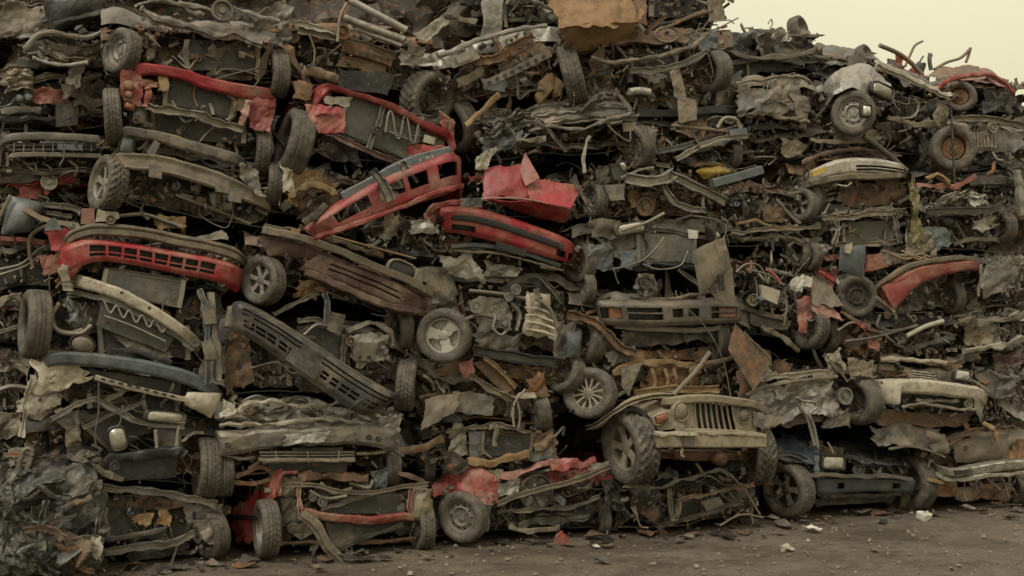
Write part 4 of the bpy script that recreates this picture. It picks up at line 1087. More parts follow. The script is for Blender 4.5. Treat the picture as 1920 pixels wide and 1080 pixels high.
c = car('dark wreck behind the leaning black bumper, with a bare radiator and torn inner wing', (425, 590, 740, 795, 620, 745), 'dark', DC, layers=1, beams=(None, None), rad=(.3, .15, .6, .75), clutter=1.1)
c.slab('radiator', [(555, 610), (650, 620), (640, 700), (560, 690)], 'core', -.0)
c.beam('radiator_frame', [(560, 605), (600, 600), (660, 615), (700, 625)], 8, 'grey', -.06, 'c', cr=.03)
c.sheet('inner_wing', [(660, 618), (725, 625), (735, 675), (660, 685)], 'steel', -.1, .05)
c.slab('headlight_mount', [(665, 640), (705, 645), (703, 680), (662, 675)], 'tan', -.16, .02, .02)
for x in (675, 692): c.disc('mount_hole', x, 670, 4, 'black', -.2, .01, prof=[(0, 1), (1, 1), (1, .02)], seg=10)
c.beam('wing_top', [(650, 618), (690, 605), (730, 622), (738, 650)], 8, 'grey', -.1, cr=.03)
c.beam('post', [(645, 625), (642, 660), (640, 690)], 8, 'grey', -.1, 'c')
c.disc('horn', 655, 640, 9, 'brown', -.14)
c.tube('hose', [(570, 628), (592, 610), (615, 612)], 4, 'grey', -.1)
c.beam('tie_bar', [(515, 590), (560, 565), (600, 550)], 7, 'grey', -.12, 'c', cr=.02)
c.beam('stay', [(607, 550), (612, 575), (608, 605)], 9, 'bluegrey', -.16, 'c')
c.sheet('grille_scrap', [(622, 585), (648, 592), (636, 630), (612, 618)], 'dark', -.2, .01)
c.sheet('wheel_arch', [(430, 620), (470, 625), (470, 720), (425, 740)], 'brown', -.02, .05)
c.sheet('lower_panel', [(540, 690), (700, 690), (680, 740), (560, 735)], 'dark', -.04, .06)
c.wheel(762, 722, 54, face=160, rim='five', rmat='dark', camber=6, d=.0)
c.tube('cable', [(470, 690), (520, 680), (550, 700), (600, 690)], 2.4, 'grey', -.1)

c = car('bare silver crushed wreck with a wide dented front beam and a strip of broken grille', (408, 745, 900, 748, 760, 895), 'silver', DC, layers=3, beams=(None, None), rad=False, clutter=1.2, amp=.08, under='brown')
c.band('front_beam', [(402, 815, .1), (412, 808), (450, 806), (520, 800), (600, 795), (680, 795), (732, 800), (742, 805, .1)], [(406, 858, .1), (420, 856), (460, 850), (520, 840), (600, 832), (670, 838), (728, 846), (738, 846, .1)], 'steel', -.15, .06, .028, n=110, m=20)
c.sheet('beam_dent', [(525, 815), (615, 805), (610, 828), (530, 832)], 'silver', -.22, .04)
for x, y, r in ((427, 835, 5), (692, 820, 5), (709, 823, 5)): c.disc('beam_hole', x, y, r, 'black', -.25, .02, prof=[(0, 1), (1, 1), (1, .02)], seg=12)
c.beam('bonnet_edge', [(412, 800), (450, 795), (500, 800), (560, 790), (640, 790), (700, 800), (745, 812)], 9, 'pale', -.18, 'round', cr=.04)
c.beam('bonnet_edge', [(440, 770), (470, 752), (510, 752), (560, 762), (620, 755), (660, 750)], 9, 'pale', -.12, 'round', cr=.05)
c.sheet('crushed_panel', [(440, 752), (600, 755), (640, 795), (420, 800)], 'steel', -.06, .09, (40, 24), pleat=.04)
c.sheet('crushed_panel', [(590, 760), (740, 780), (742, 812), (600, 795)], 'silver', -.1, .09, (40, 20), pleat=.03)
c.sheet('headlight_pod', [(412, 745), (440, 750), (438, 778), (415, 780)], 'pale', -.14, .06)
c.sheet('front_wing', [(700, 770), (750, 780), (745, 830), (715, 830)], 'silver', -.16, .08, (24, 20))
c.beam('lower_edge', [(410, 852), (450, 860), (480, 858)], 6, 'tan', -.12)
c.beam('lower_edge', [(668, 850), (700, 850), (730, 842)], 6, 'tan', -.12)
c.grille([(485, 845), (665, 845), (662, 866), (492, 870)], 3, 4, 'steel', -.16, 'dark', .008)
c.beam('grille_edge', [(488, 862), (580, 862), (664, 860)], 6, 'tan', -.2)
c.slab('radiator', [(545, 838), (640, 838), (640, 862), (545, 862)], 'core', -.08)
c.slab('battery_tray', [(500, 868), (650, 865), (645, 890), (505, 895)], 'dark', .0, .04)
c.wheel(420, 885, 48, face=178, rim='drum', rmat='rust', tyre='worn', d=.1)
c.wheel(728, 870, 45, face=3, tyre='worn', d=.1)
for p in ([(440, 895), (490, 875), (520, 890)], [(425, 905), (470, 905), (510, 895)]): c.beam('suspension_arm', p, 8, 'rust', -.02, cr=.02)

dg = ground_d(500, 1047)
c = car('red wreck on the ground with both front wheels edge-on and a slanting black radiator', (485, 900, 1040, 808, 905, 1025), 'old_red', dg, layers=1, beams=(None, None), rad=False, top=False, clutter=1.0, under='dark')
c.wheel(500, 990, 56, face=184, tyre='road', d=-.02, wide=.95)
c.wheel(791, 985, 47, face=2, tyre='road', d=.02, wide=.95)
c.band('front_wing', [(486, 935, .2), (496, 908, .1), (512, 888, .0), (532, 880, -.1)], [(490, 945, .2), (506, 938, .0), (518, 932, -.1), (526, 930, -.14)], 'red', -.1, .03, .015)
c.sheet('bonnet', [(520, 872), (600, 870), (610, 892), (535, 896)], 'old_red', [.5, .5, .0, -.02], .05)
c.sheet('rear_door', [(436, 945), (486, 922), (486, 1020), (438, 1014)], 'red', [.5, .12, .12, .5], .025)
c.beam('door_moulding', [(436, 968, .46), (484, 972, .08)], 7, 'black', .5)
c.sheet('headlight_hole', [(518, 895), (560, 888), (560, 930), (520, 932)], 'tan', -.1, .05)
c.beam('headlight_edge', [(515, 930), (530, 890), (560, 885)], 6, 'old_red', -.15)
c.beam('slam_bar', [(535, 908), (580, 910), (640, 922), (700, 922), (760, 912), (805, 906)], 8, 'tan', -.16, 'c', cr=.012)
c.band('front_rail', [(558, 950), (610, 961), (660, 963), (700, 966), (750, 960), (778, 964)], [(562, 968), (612, 977), (660, 979), (700, 982), (750, 976), (778, 978)], 'old_red', -.15, .03, .02)
c.slab('radiator', [(650, 930), (745, 925), (742, 962), (600, 962)], 'core', -.05, .04)
c.slab('radiator', [(605, 975), (755, 980), (640, 1030), (622, 1022)], 'core', -.06, .04)
c.beam('radiator_edge', [(632, 1030), (690, 1005), (755, 980)], 8, 'dark', -.12, 'c')
c.beam('radiator_edge', [(600, 957), (650, 940), (700, 925)], 7, 'grey', -.1, 'c')
c.beam('post', [(563, 905), (562, 935), (563, 965)], 9, 'pink', -.16, 'c')
c.beam('post', [(770, 915), (766, 945), (772, 970)], 9, 'pink', -.14, 'c')
c.beam('fallen_brace', [(565, 962), (590, 985), (605, 1010), (618, 1030), (640, 1052)], 20, 'tan', -.3, 'hat', .05, cr=.012)
c.sheet('lower_arm', [(540, 985), (590, 970), (600, 1000), (560, 1005)], 'tan', -.1, .05)
c.sheet('inner_wing', [(515, 935), (560, 940), (562, 985), (520, 990)], 'grey', .0, .06)
c.sheet('inner_wing', [(775, 915), (808, 925), (808, 975), (770, 970)], 'tan', -.06, .05, bulge=.08)
c.beam('engine_top', [(560, 893), (620, 892), (690, 895)], 18, 'brown', -.05, cr=.05)
c.sheet('bluish_panel', [(700, 880), (735, 878), (728, 915), (705, 915)], 'bluegrey', -.1, .04)
c.disc('pulley', 603, 940, 9, 'grey', -.1)
c.disc('pulley', 585, 932, 7, 'steel', -.08)
for p in ([(600, 905), (625, 925), (660, 915)], [(580, 920), (610, 935), (650, 930)], [(655, 905), (690, 915), (700, 900)]): c.tube('hose', p, 4, 'tan', -.08)
c.beam('sway_bar', [(520, 1020), (580, 1018), (700, 1015), (780, 1010)], 7, 'rust', .0, 'round')
c.beam('bonnet_remnant', [(745, 885), (780, 895), (800, 905)], 9, 'maroon', -.1)

# loose red bumper
t = Thing('loose_bumper', 'loose red bumper with three square openings, tilted up to the right', 'bumper', 715, 440, DC - .45)
t.band('bumper_skin', [(570, 428, .15), (600, 403), (650, 368), (720, 330), (800, 297), (840, 285), (860, 292, .25)],
       [(592, 450, .12), (640, 436), (700, 413), (780, 383), (840, 362), (862, 354, .25)], 'red', 0, .07, .005, th=.05, n=120, m=24,
       holes=[(.16, .36, .27, .62), (.42, .56, .27, .62), (.585, .70, .27, .62), (.76, .92, .27, .62)], back=False)
t.beam('lower_lip', [(592, 446, .1), (640, 430), (700, 407), (780, 377), (840, 356), (860, 348, .2)], 9, 'old_red', -.08, 'bump', .05)
t.beam('reinforcement_bar', [(640, 372), (700, 340), (760, 308), (840, 284)], 20, 'bluegrey', .06, 'box', .08, cr=.008)
for p in ([(697, 322), (715, 345), (732, 378)], [(752, 303), (760, 318)]): t.beam('bracket', p, 14, 'grey', -.1, 'c')
t.beam('corner_pad', [(566, 420), (585, 408), (612, 385)], 14, 'dark', .02, 'bump')
t.beam('foam_strip', [(785, 303), (815, 293)], 7, 'cream', .0)

# leaning black bumper
t = Thing('loose_bumper', 'long black bumper leaning diagonally across the dark wreck', 'bumper', 590, 765, DC - .4)
t.band('bumper_skin', [(424, 588, .25), (446, 564, .0), (490, 581), (545, 614), (610, 656), (680, 703), (735, 733), (750, 738, .2)],
       [(420, 615, .2), (448, 624), (500, 656), (560, 700), (620, 743), (672, 776), (700, 778, .2)], 'plastic', 0, .07, .005, th=.05, n=130, m=24,
       holes=[(.14, .44, .22, .27), (.14, .44, .34, .39), (.55, .92, .22, .27), (.55, .92, .34, .39)] + [(.15 + i * .06, .2 + i * .06, b, b + .1) for i in range(5) for b in (.5, .66)] + [(.57 + i * .055, .615 + i * .055, b, b + .1) for i in range(6) for b in (.5, .66)])
t.sheet('corner', [(428, 575), (478, 585), (470, 615), (422, 612)], 'tan', [.15, -.06, -.06, .15], .01, bulge=.05)
t.sheet('end_cap', [(690, 735), (745, 742), (700, 775), (655, 765)], 'plastic', [-.05, .1, .1, -.05], .01, bulge=.04)
t.sheet('centre_panel', [(548, 652), (600, 690), (590, 712), (535, 675)], 'plastic', -.07, .006)
t.beam('edge_trim', [(455, 570), (520, 603), (600, 655), (700, 720)], 3, 'tan', -.11, 'round')

# ================================================================== column D
DD = .1
c = car('silver and rust wreck with a perforated rail, tilted up to the right near the top', (820, 90, 200, 1060, 40, 160), 'silver', DD, layers=1, beams=(None, None), rad=False, under='rust', clutter=1.3, amp=.08)
c.beam('slam_panel', [(822, 105), (870, 85), (930, 65), (985, 55), (1025, 48)], 10, 'steel', -.14, 'hat', cr=.022)
c.beam('perforated_rail', [(905, 160), (960, 135), (1000, 115), (1030, 100)], 15, 'grey', -.16, 'flat', .04, cr=.006)
for i in range(8): c.disc('rail_hole', 918 + i * 14.5, 155 - i * 7, 3.8, 'black', -.206, .006, prof=[(0, 1), (1, 1), (1, .02)], seg=8)
c.sheet('mounting_plate', [(903, 148), (950, 150), (945, 172), (908, 168)], 'bluegrey', -.18, .01)
c.sheet('silver_frame', [(840, 110), (890, 90), (900, 110), (850, 128)], 'silver', -.16, .015)
c.slab('battery', [(852, 108), (882, 98), (888, 110), (858, 120)], 'steel', -.2, .03)
c.sheet('firewall_panel', [(930, 110), (1020, 70), (1035, 105), (930, 155)], 'brown', .0, .05)
c.beam('bent_brace', [(865, 120), (900, 115), (935, 110), (960, 90), (1000, 70)], 14, 'rust', -.1, 'c', cr=.03)
c.beam('brace', [(925, 72), (938, 95)], 7, 'brown', -.14)
c.sheet('arm', [(855, 145), (900, 125), (910, 140), (860, 160)], 'tan', -.1, .03)
c.sheet('torn_cover', [(775, 60), (830, 25), (845, 45), (800, 75)], 'pale', -.1, .05)
c.beam('torn_edge', [(830, 25), (860, 30), (895, 50)], 9, 'tan', -.1, cr=.05)
c.wheel(1073, 140, 60, face=-25, camber=-16, tyre='road', rim='drum', rmat='rubber', d=.02, wide=.95)
c.beam('rusty_arm', [(872, 235), (900, 210), (935, 180)], 12, 'ochre', -.05, 'round', cr=.02)
c.beam('rusty_arm', [(1000, 190), (1030, 160), (1048, 170)], 22, 'ochre', .1, cr=.06)
c.wheel(872, 40, 30, face=300, camber=30, tyre='worn', d=.5)

c = car('grey wreck under the rusty draped sheet at the top centre', (880, -30, 45, 1110, -20, 60), 'grey', DD + .25, layers=2)
c.sheet('upright_plate', [(905, -10), (942, -10), (940, 62), (902, 65)], 'steel', -.15, .02)
c.beam('window_frame', [(950, 50), (952, 5), (975, -5), (1040, 20)], 8, 'grey', -.12, 'round')
t = Thing('bonnet_sheet', 'sheet of rusty brown metal draped over the wreck at the top centre', 'metal sheet', 1120, 100, DD - .2)
t.sheet('sheet', [(1015, -25), (1190, -25), (1200, 55), (1045, 55)], 'rust_sheet', [.25, .25, -.12, -.12], .035, (50, 30), fr=3, jag=.22, label='rust brown sheet with a torn lower edge')
t.sheet('folded_flap', [(1050, 50), (1205, 40), (1185, 80), (1070, 98)], 'rust_sheet', [-.1, -.1, .1, .1], .03, (40, 12), fr=3)
t.sheet('side_fold', [(1185, -25), (1210, -20), (1214, 50), (1195, 55)], 'brown', [.1, .2, .0, -.1], .03)

c = car('flattened wreck with a curled grey pleated bonnet right of centre at the top', (890, 205, 300, 1190, 190, 280), 'grey', DD, layers=2, clutter=1.3, rad=False)
c.sheet('curled_bonnet', [(980, 205), (1150, 168), (1190, 225), (1000, 238)], 'grey', [.1, -.05, -.2, -.15], .05, (54, 26), pleat=.05)
c.beam('bonnet_edge', [(985, 225), (1060, 240), (1130, 228), (1180, 205), (1150, 170)], 7, 'steel', -.24, 'round', cr=.03)
c.sheet('torn_wing', [(900, 225), (970, 200), (1000, 240), (910, 255)], 'dark', -.1, .08, pleat=.03)
c.sheet('torn_wing', [(900, 250), (985, 240), (970, 285), (905, 290)], 'bluegrey', -.06, .09)
c.beam('brace', [(1000, 215), (1030, 250), (1060, 285)], 7, 'grey', -.14, 'c', cr=.02)
c.beam('brace', [(1105, 255), (1092, 290), (1095, 325)], 6, 'pale', -.2, cr=.02)
c.slab('bracket', [(1165, 230), (1190, 228), (1192, 245), (1168, 248)], 'tan', -.2, .02)
c.tube('cable_loop', [(1140, 235), (1155, 250), (1180, 265), (1182, 245)], 1.6, 'grey', -.25)
c.beam('torn_bracket', [(955, 240), (975, 260), (1020, 258)], 8, 'tan', -.12, cr=.05)

c = car('bright red crumpled wreck with one peaked fold standing up', (890, 320, 405, 1090, 340, 415), 'red', DD, layers=1, beams=(None, None), rad=False, clutter=.8)
c.sheet('door_skin', [(905, 318), (982, 310), (1000, 372), (905, 375)], 'red', [-.05, -.1, -.25, -.2], .03, (28, 20), bulge=.04)
c.sheet('peaked_fold', [(976, 318), (986, 288), (1012, 335), (985, 350)], 'red', [-.12, -.1, -.25, -.24], .015)
c.sheet('bonnet', [(985, 330), (1088, 350), (1072, 392), (990, 375)], 'red', [-.15, -.15, -.3, -.3], .02, (30, 16))
c.sheet('bonnet_underside', [(905, 370), (1075, 385), (1062, 416), (985, 400)], 'red', [-.24, -.28, -.05, .05], .02, (30, 14))
c.beam('bonnet_crease', [(905, 372), (960, 370), (1000, 376), (1070, 390)], 4, 'pink', -.28, 'round')
c.sheet('corner_bracket', [(895, 300), (930, 285), (915, 325), (893, 322)], 'pale', -.1, .05)
c.wheel(940, 300, 22, face=300, tyre='worn', d=.5)

c = car('wreck with a red bumper carrying a black stripe, right of the loose red bumper', (805, 400, 485, 1082, 455, 500), 'red', DD, layers=1, beams=(None, None), rad=False, clutter=.8)
c.band('bumper_cover', [(814, 408, .15), (828, 390, -.08), (880, 388), (940, 402), (1000, 422), (1060, 446), (1080, 462, .15)],
       [(822, 438, .15), (840, 436, -.08), (890, 444), (950, 460), (1010, 478), (1055, 490), (1074, 494, .15)], 'red', -.16, .06, .007, holes=[(.15, .27, .66, .9), (.73, .8, .62, .86), (.83, .9, .6, .86)])
c.band('rub_strip', [(814, 416, .14), (830, 404, -.1), (880, 403), (940, 417), (1000, 437), (1056, 458), (1078, 470, .14)],
       [(815, 426, .14), (832, 415, -.1), (880, 415), (940, 430), (1000, 450), (1056, 469), (1077, 480, .14)], 'black', -.225, .012, .004)
c.slab('licence_plate_mount', [(930, 452), (988, 470), (984, 482), (928, 464)], 'black', -.245, .02)
c.beam('splitter', [(845, 462), (900, 460), (980, 475), (1050, 498)], 8, 'bluegrey', -.12, 'box', cr=.01)
c.beam('splitter_edge', [(850, 470), (940, 478), (1055, 506)], 4, 'tan', -.14, 'round')
c.sheet('bonnet_gap', [(862, 370), (905, 376), (900, 392), (862, 388)], 'bluegrey', -.06, .02)
c.beam('slam_panel', [(795, 410), (830, 385), (900, 385)], 12, 'old_red', -.02, cr=.03)

c = car('cluster of crushed metal behind the lower end of the loose red bumper', (690, 410, 480, 830, 420, 490), 'grey', DC + .1, layers=2, clutter=1.3, rad=False)
c.sheet('silver_pod', [(765, 412), (800, 405), (825, 440), (770, 440)], 'silver', -.14, .05)
c.sheet('torn_cover', [(720, 405), (745, 400), (745, 440), (722, 445)], 'tan', -.1, .05)

c = car('wreck with an exposed grey engine, cream cover and one chunky alloy wheel, centre', (800, 490, 680, 1115, 525, 685), 'grey', DD, layers=2, beams=(None, None), rad=False, clutter=1.5, top=True, wires=8)
c.wheel(833, 629, 52, face=240, rim='three', rmat='silver', tyre='road', camber=-4, d=-.22)
c.sheet('crushed_wing', [(820, 480), (880, 478), (905, 525), (835, 510)], 'silver', -.08, .07, (30, 18))
c.sheet('inner_wing', [(790, 520), (850, 500), (860, 590), (795, 580)], 'grey', .0, .06, bulge=.05)
c.sheet('headlight_pod', [(905, 485), (975, 500), (970, 525), (910, 520)], 'steel', -.04, .06)
c.sheet('engine_cover', [(985, 548), (1030, 552), (1042, 640), (978, 628)], 'cream', -.16, .035, (24, 20), bulge=.06)
for i in range(4): c.beam('cover_rib', [(985, 575 + i * 14), (1010, 578 + i * 14), (1038, 590 + i * 13)], 5, 'cream', -.23, 'round', cr=.012)
c.beam('manifold_pipe', [(1004, 540), (1008, 560), (1005, 580)], 13, 'grey', -.22, 'round')
c.tube('hose', [(1005, 560), (1030, 580), (1045, 612)], 4.5, 'grey', -.24)
c.sheet('timing_cover', [(880, 560), (950, 555), (965, 620), (890, 625)], 'steel', -.08, .05, (24, 18))
c.sheet('crankcase', [(880, 620), (985, 625), (975, 655), (890, 650)], 'grey', -.06, .06)
for x, y, r in ((965, 543, 10), (952, 556, 8), (890, 575, 12), (925, 582, 7)): c.disc('pulley', x, y, r, 'steel', -.18, .04, tilt=10)
c.disc('blue_cap', 945, 608, 6, 'bluegrey', -.2, prof=[(0, 1), (1, 1), (1.2, .7), (1.2, .02)])
c.tube('coolant_hose', [(930, 590), (925, 615), (940, 628), (955, 610), (950, 590)], 3, 'tan', -.22)
for p in ([(880, 545), (930, 550), (985, 560)], [(870, 600), (900, 590), (935, 600)], [(960, 570), (975, 590), (968, 620)]): c.tube('pipe', p, 4, 'grey', -.16)
c.beam('subframe', [(885, 655), (960, 668), (1040, 678)], 20, 'black', -.08, 'c', cr=.015)
c.beam('triangular_brace', [(940, 545), (1005, 515), (1052, 568)], 9, 'dark', -.14, 'c', cr=.015)
c.sheet('bonnet_underside', [(985, 515), (1020, 520), (1060, 572), (1010, 550)], 'dark', -.06, .03)
c.sheet('shock_tower', [(1045, 600), (1085, 605), (1085, 665), (1040, 670)], 'grey', -.1, .05)
c.sheet('blue_shroud', [(1062, 622), (1090, 618), (1085, 668), (1065, 668)], 'bluegrey', -.18, .02, bulge=.03)
c.wheel(1100, 636, 52, face=8, tyre='worn', d=.05, camber=4)
c.beam('fallen_rail', [(1060, 590), (1110, 605), (1150, 640), (1190, 662)], 16, 'brown', -.2, 'c', cr=.03)
c.lamp(1028, 500, 34, 14, 8, 'lamp', -.05)

c = car('orange rusted wreck with a hanging bent brown panel, two below the engine wreck', (790, 675, 790, 1055, 690, 800), 'rust', DD, layers=2, beams=(None, None), rad=False, under='rust', clutter=1.3)
c.sheet('hanging_panel', [(850, 735), (925, 738), (922, 775), (845, 772)], 'grey', -.16, .03, (24, 16))
c.sheet('hanging_panel', [(800, 750), (858, 733), (850, 775), (790, 808)], 'tan', [-.16, -.16, -.2, -.22], .03, (24, 20))
c.slab('radiator', [(885, 680), (915, 672), (965, 725), (945, 740)], 'brown', -.08, .04)
c.beam('radiator_edge', [(905, 672), (935, 695), (965, 728)], 8, 'ochre', -.14, 'c')
c.beam('brace', [(880, 705), (920, 730), (960, 748)], 13, 'tan', -.16, 'c', cr=.03)
c.sheet('headlight_frame', [(985, 705), (1025, 695), (1032, 745), (990, 745)], 'rust', -.14, .06)
c.sheet('torn_flap', [(975, 735), (1000, 735), (1005, 748), (965, 745)], 'pale', -.2, .02)
c.sheet('pink_fitting', [(858, 680), (885, 670), (888, 700), (870, 712)], 'pink', -.12, .05)
for p in ([(985, 730), (965, 755), (962, 780), (964, 800)], [(970, 752), (975, 780), (972, 805)]): c.tube('wire', p, 2.4, 'tan', -.26)
c.beam('rear_arm', [(785, 745), (820, 740), (850, 742)], 8, 'rust', .05, 'round')
c.wheel(1012, 770, 42, face=-8, tyre='worn', camber=-10, d=.05)
c.wheel(1060, 700, 42, face=20, tyre='worn', camber=22, d=.0, wide=1.1)

c = car('dark wreck with a brown framed radiator, directly above the low red wreck', (790, 800, 890, 1045, 800, 875), 'dark', DD, layers=1, beams=(None, None), rad=False, clutter=1.6)
c.radiator([(902, 810), (998, 815), (990, 858), (900, 852)], -.02, 'core', 'brown')
c.beam('frame_top', [(835, 808), (880, 800), (950, 800), (1000, 815)], 8, 'tan', -.1, 'c', cr=.03)
c.sheet('blue_side', [(878, 808), (900, 808), (900, 855), (880, 858)], 'bluegrey', -.08, .02)
c.sheet('crumpled_foil', [(835, 808), (880, 808), (880, 850), (835, 845)], 'steel', -.06, .08, (26, 18))
c.beam('bumper_edge', [(880, 868), (930, 862), (985, 850)], 14, 'ochre', -.12, cr=.04)
c.sheet('torn_skirt', [(815, 840), (880, 860), (870, 885), (830, 890)], 'dark', -.1, .05)
c.beam('lever', [(918, 800), (930, 800), (928, 835)], 8, 'tan', -.14, cr=.02)
c.sheet('light_bracket', [(995, 845), (1035, 838), (1038, 860), (998, 866)], 'bluegrey', -.12, .03)
c.sheet('right_cluster', [(1000, 805), (1040, 810), (1045, 850), (1005, 850)], 'brown', -.06, .09)
c.beam('long_bar', [(745, 845), (790, 838), (830, 822)], 16, 'brown', -.04, 'round')
c.wheel(800, 870, 34, face=180, tyre='worn', rim='drum', rmat='rust', d=.25)

dg = ground_d(862, 1019)
c = car('low red wreck on the ground with a steel slotted wheel and twisted front end', (820, 905, 1010, 1165, 870, 995), 'red', dg, layers=2, beams=(None, None), rad=False, clutter=1.7, under='dark', amp=.05, wires=8)
c.wheel(868, 968, 50, face=222, rim='steel', rmat='grey', tyre='worn', d=-.1)
c.band('front_wing', [(810, 925, .45), (826, 893, .25), (858, 876, .05), (895, 874, -.12), (930, 892, -.18)], [(812, 968, .4), (830, 945, .15), (856, 922, -.05), (888, 935, -.16), (930, 948, -.18)], 'red', -.12, .03, .03, m=26)
c.sheet('bonnet', [(855, 868), (940, 866), (950, 892), (862, 890)], 'red', [.4, .35, -.1, -.05], .04)
c.sheet('nose_panel', [(890, 915), (925, 920), (925, 945), (895, 942)], 'pink', -.2, .03)
c.sheet('headlight_pod', [(905, 882), (950, 878), (945, 900), (900, 905)], 'pale', -.1, .05)
c.disc('fan', 1003, 922, 34, 'dark', -.08, .05, prof=[(0, 1), (1, 1), (1, .9), (.2, .88), (.2, .3), (1, .28), (1, .02)])
for i in range(6):
    a = i * math.pi / 3
    c.beam('fan_blade', [(1003 + 9 * math.cos(a), 922 + 9 * math.sin(a)), (1003 + 30 * math.cos(a), 922 + 30 * math.sin(a))], 10, 'dark', -.1, 'flat', .012)
c.beam('diagonal_bar', [(930, 945), (980, 925), (1050, 908), (1100, 893), (1142, 875)], 9, 'tan', -.2, 'c', cr=.012)
c.beam('bonnet_edge', [(900, 895), (950, 890), (1000, 880), (1040, 872), (1080, 868)], 12, 'pink', -.08, cr=.05)
c.beam('bonnet_edge', [(1030, 885), (1070, 875), (1120, 865)], 12, 'old_red', -.12, cr=.05)
c.sheet('headlight', [(1108, 870), (1142, 862), (1140, 882), (1105, 888)], 'lamp', -.16, .02)
c.beam('lower_bar', [(930, 960), (1000, 955), (1070, 950), (1120, 930)], 7, 'grey', -.16, 'c', cr=.03)
c.beam('skirt', [(970, 985), (1010, 972), (1080, 965), (1130, 938)], 16, 'dark', -.1, 'c', cr=.04)
c.sheet('pump', [(920, 905), (975, 905), (972, 930), (925, 932)], 'steel', -.14, .05)
c.beam('torn_valance', [(955, 985), (985, 995), (1030, 992), (1050, 990)], 9, 'tan', -.2, cr=.02)
c.sheet('wheel_liner', [(875, 945), (920, 945), (915, 995), (880, 998)], 'bluegrey', -.16, .02)
c.tube('stay', [(888, 935), (895, 965), (902, 998)], 2, 'tan', -.24)
c.wheel(1128, 970, 36, face=-10, tyre='worn', d=.1)
c.sheet('side_scrap', [(1120, 900), (1155, 905), (1160, 960), (1130, 940)], 'dark', -.1, .06)

# ================================================================== column E
DE = .0
c = car('dark wreck cut by the top edge, left of the open sky', (1200, -40, 55, 1362, -30, 45), 'dark', DE + .2, layers=2)
c.sheet('door_panel', [(1325, -20), (1348, -20), (1360, 40), (1330, 40)], 'tan', -.1, .02)
c.beam('roof_rail', [(1215, 52), (1270, 40), (1335, 20)], 6, 'dark', -.1, 'round')
c = car('dark brown wreck high right of centre with torn strips hanging from it', (1100, 60, 205, 1372, 45, 210), 'brown', DE, layers=3, rad=(.3, .35, .62, .75), clutter=1.6, beams=(None, None), wires=7)
c.beam('bumper_bar', [(1180, 135), (1230, 130), (1280, 120), (1320, 100)], 11, 'grey', -.14, 'c', cr=.02)
c.beam('roof_edge', [(1110, 105), (1170, 115), (1230, 108), (1290, 92), (1330, 60)], 8, 'tan', -.14, 'round', cr=.03)
c.sheet('torn_strip', [(1255, 135), (1275, 132), (1290, 185), (1268, 180)], 'tan', -.2, .04)
c.sheet('hanging_flap', [(1268, 178), (1302, 185), (1308, 225), (1272, 228)], 'tan', -.2, .02)
c.tube('chrome_stub', [(1180, 172), (1200, 170), (1218, 173)], 7, 'silver', -.16, k=10)
c.beam('dark_sill', [(1190, 212), (1270, 212), (1380, 205)], 15, 'black', .0, 'box')
c.wheel(1335, 135, 45, face=10, tyre='worn', camber=-6, d=.05, wide=1.15)
c.sheet('arch_liner', [(1345, 150), (1395, 130), (1380, 205), (1335, 212)], 'dark', .0, .04, bulge=.05)
c.sheet('torn_panel', [(1295, 60), (1345, 50), (1345, 90), (1300, 95)], 'bluegrey', -.1, .07)
c.tube('steering_wheel', [(1250 + 22 * math.cos(a), 65 + 14 * math.sin(a)) for a in np.linspace(0, 6.28, 14)], 2.5, 'tan', -.16)
c.beam('spar', [(1240, 55), (1290, 30), (1330, 20)], 6, 'brown', -.16)

c = car('dark wreck with a pale arched bonnet edge, beside the yellow pad', (1180, 228, 315, 1400, 225, 320), 'dark', DE, layers=1, beams=(None, None), rad=False, clutter=1.4)
c.beam('arched_edge', [(1268, 300), (1310, 275), (1350, 260), (1400, 255)], 9, 'pale', -.16, 'c', cr=.015)
c.sheet('bonnet', [(1270, 240), (1370, 230), (1395, 260), (1275, 290)], 'grey', [.4, .3, -.1, -.1], .05)
c.beam('blue_rail', [(1235, 285), (1290, 270), (1330, 258)], 10, 'bluegrey', -.12, 'c')
c.tube('long_rod', [(1260, 235), (1320, 242), (1375, 248)], 3, 'brown', -.18, k=8)
c.tube('hoop', [(1345, 240), (1358, 222), (1380, 225), (1388, 240)], 4, 'tan', -.18)
c.slab('latch_plate', [(1365, 243), (1398, 240), (1400, 252), (1368, 255)], 'bluegrey', -.2, .02)
c.sheet('engine_lid', [(1200, 235), (1235, 240), (1230, 268), (1200, 265)], 'tan', -.08, .04)
c.wheel(1195, 275, 42, face=190, tyre='worn', camber=-14, d=.0)
c.wheel(1372, 292, 28, face=0, tyre='worn', d=.05)
c.beam('rusty_sill', [(1300, 312), (1340, 308), (1360, 310)], 6, 'rust', -.05)

c = car('grey wreck of bare open chassis rails below the pale arched edge', (1095, 310, 405, 1375, 320, 410), 'grey', DE, layers=1, beams=(None, None), rad=False, clutter=1.5, top=False)
c.beam('chassis_rail', [(1170, 335), (1210, 340), (1240, 338), (1260, 325)], 20, 'steel', -.14, 'c', cr=.015)
c.beam('chassis_rail', [(1255, 330), (1300, 350), (1340, 368), (1358, 380)], 17, 'steel', -.16, 'c', cr=.015)
c.beam('chassis_rail', [(1240, 345), (1258, 375), (1290, 392), (1320, 395)], 12, 'grey', -.14, 'c', cr=.015)
c.beam('cross_tube', [(1165, 332), (1200, 318), (1225, 315)], 5, 'tan', -.16, 'round')
c.slab('box_housing', [(1130, 350), (1168, 345), (1168, 375), (1140, 378)], 'steel', -.12, .06, .02)
c.slab('vent_block', [(1142, 308), (1172, 305), (1168, 338), (1144, 338)], 'dark', -.12, .05, .02)
c.lamp(1168, 312, 18, 12, 60, 'lamp', -.16)
c.sheet('mount', [(1108, 320), (1142, 310), (1140, 345), (1112, 345)], 'dark', -.06, .05)
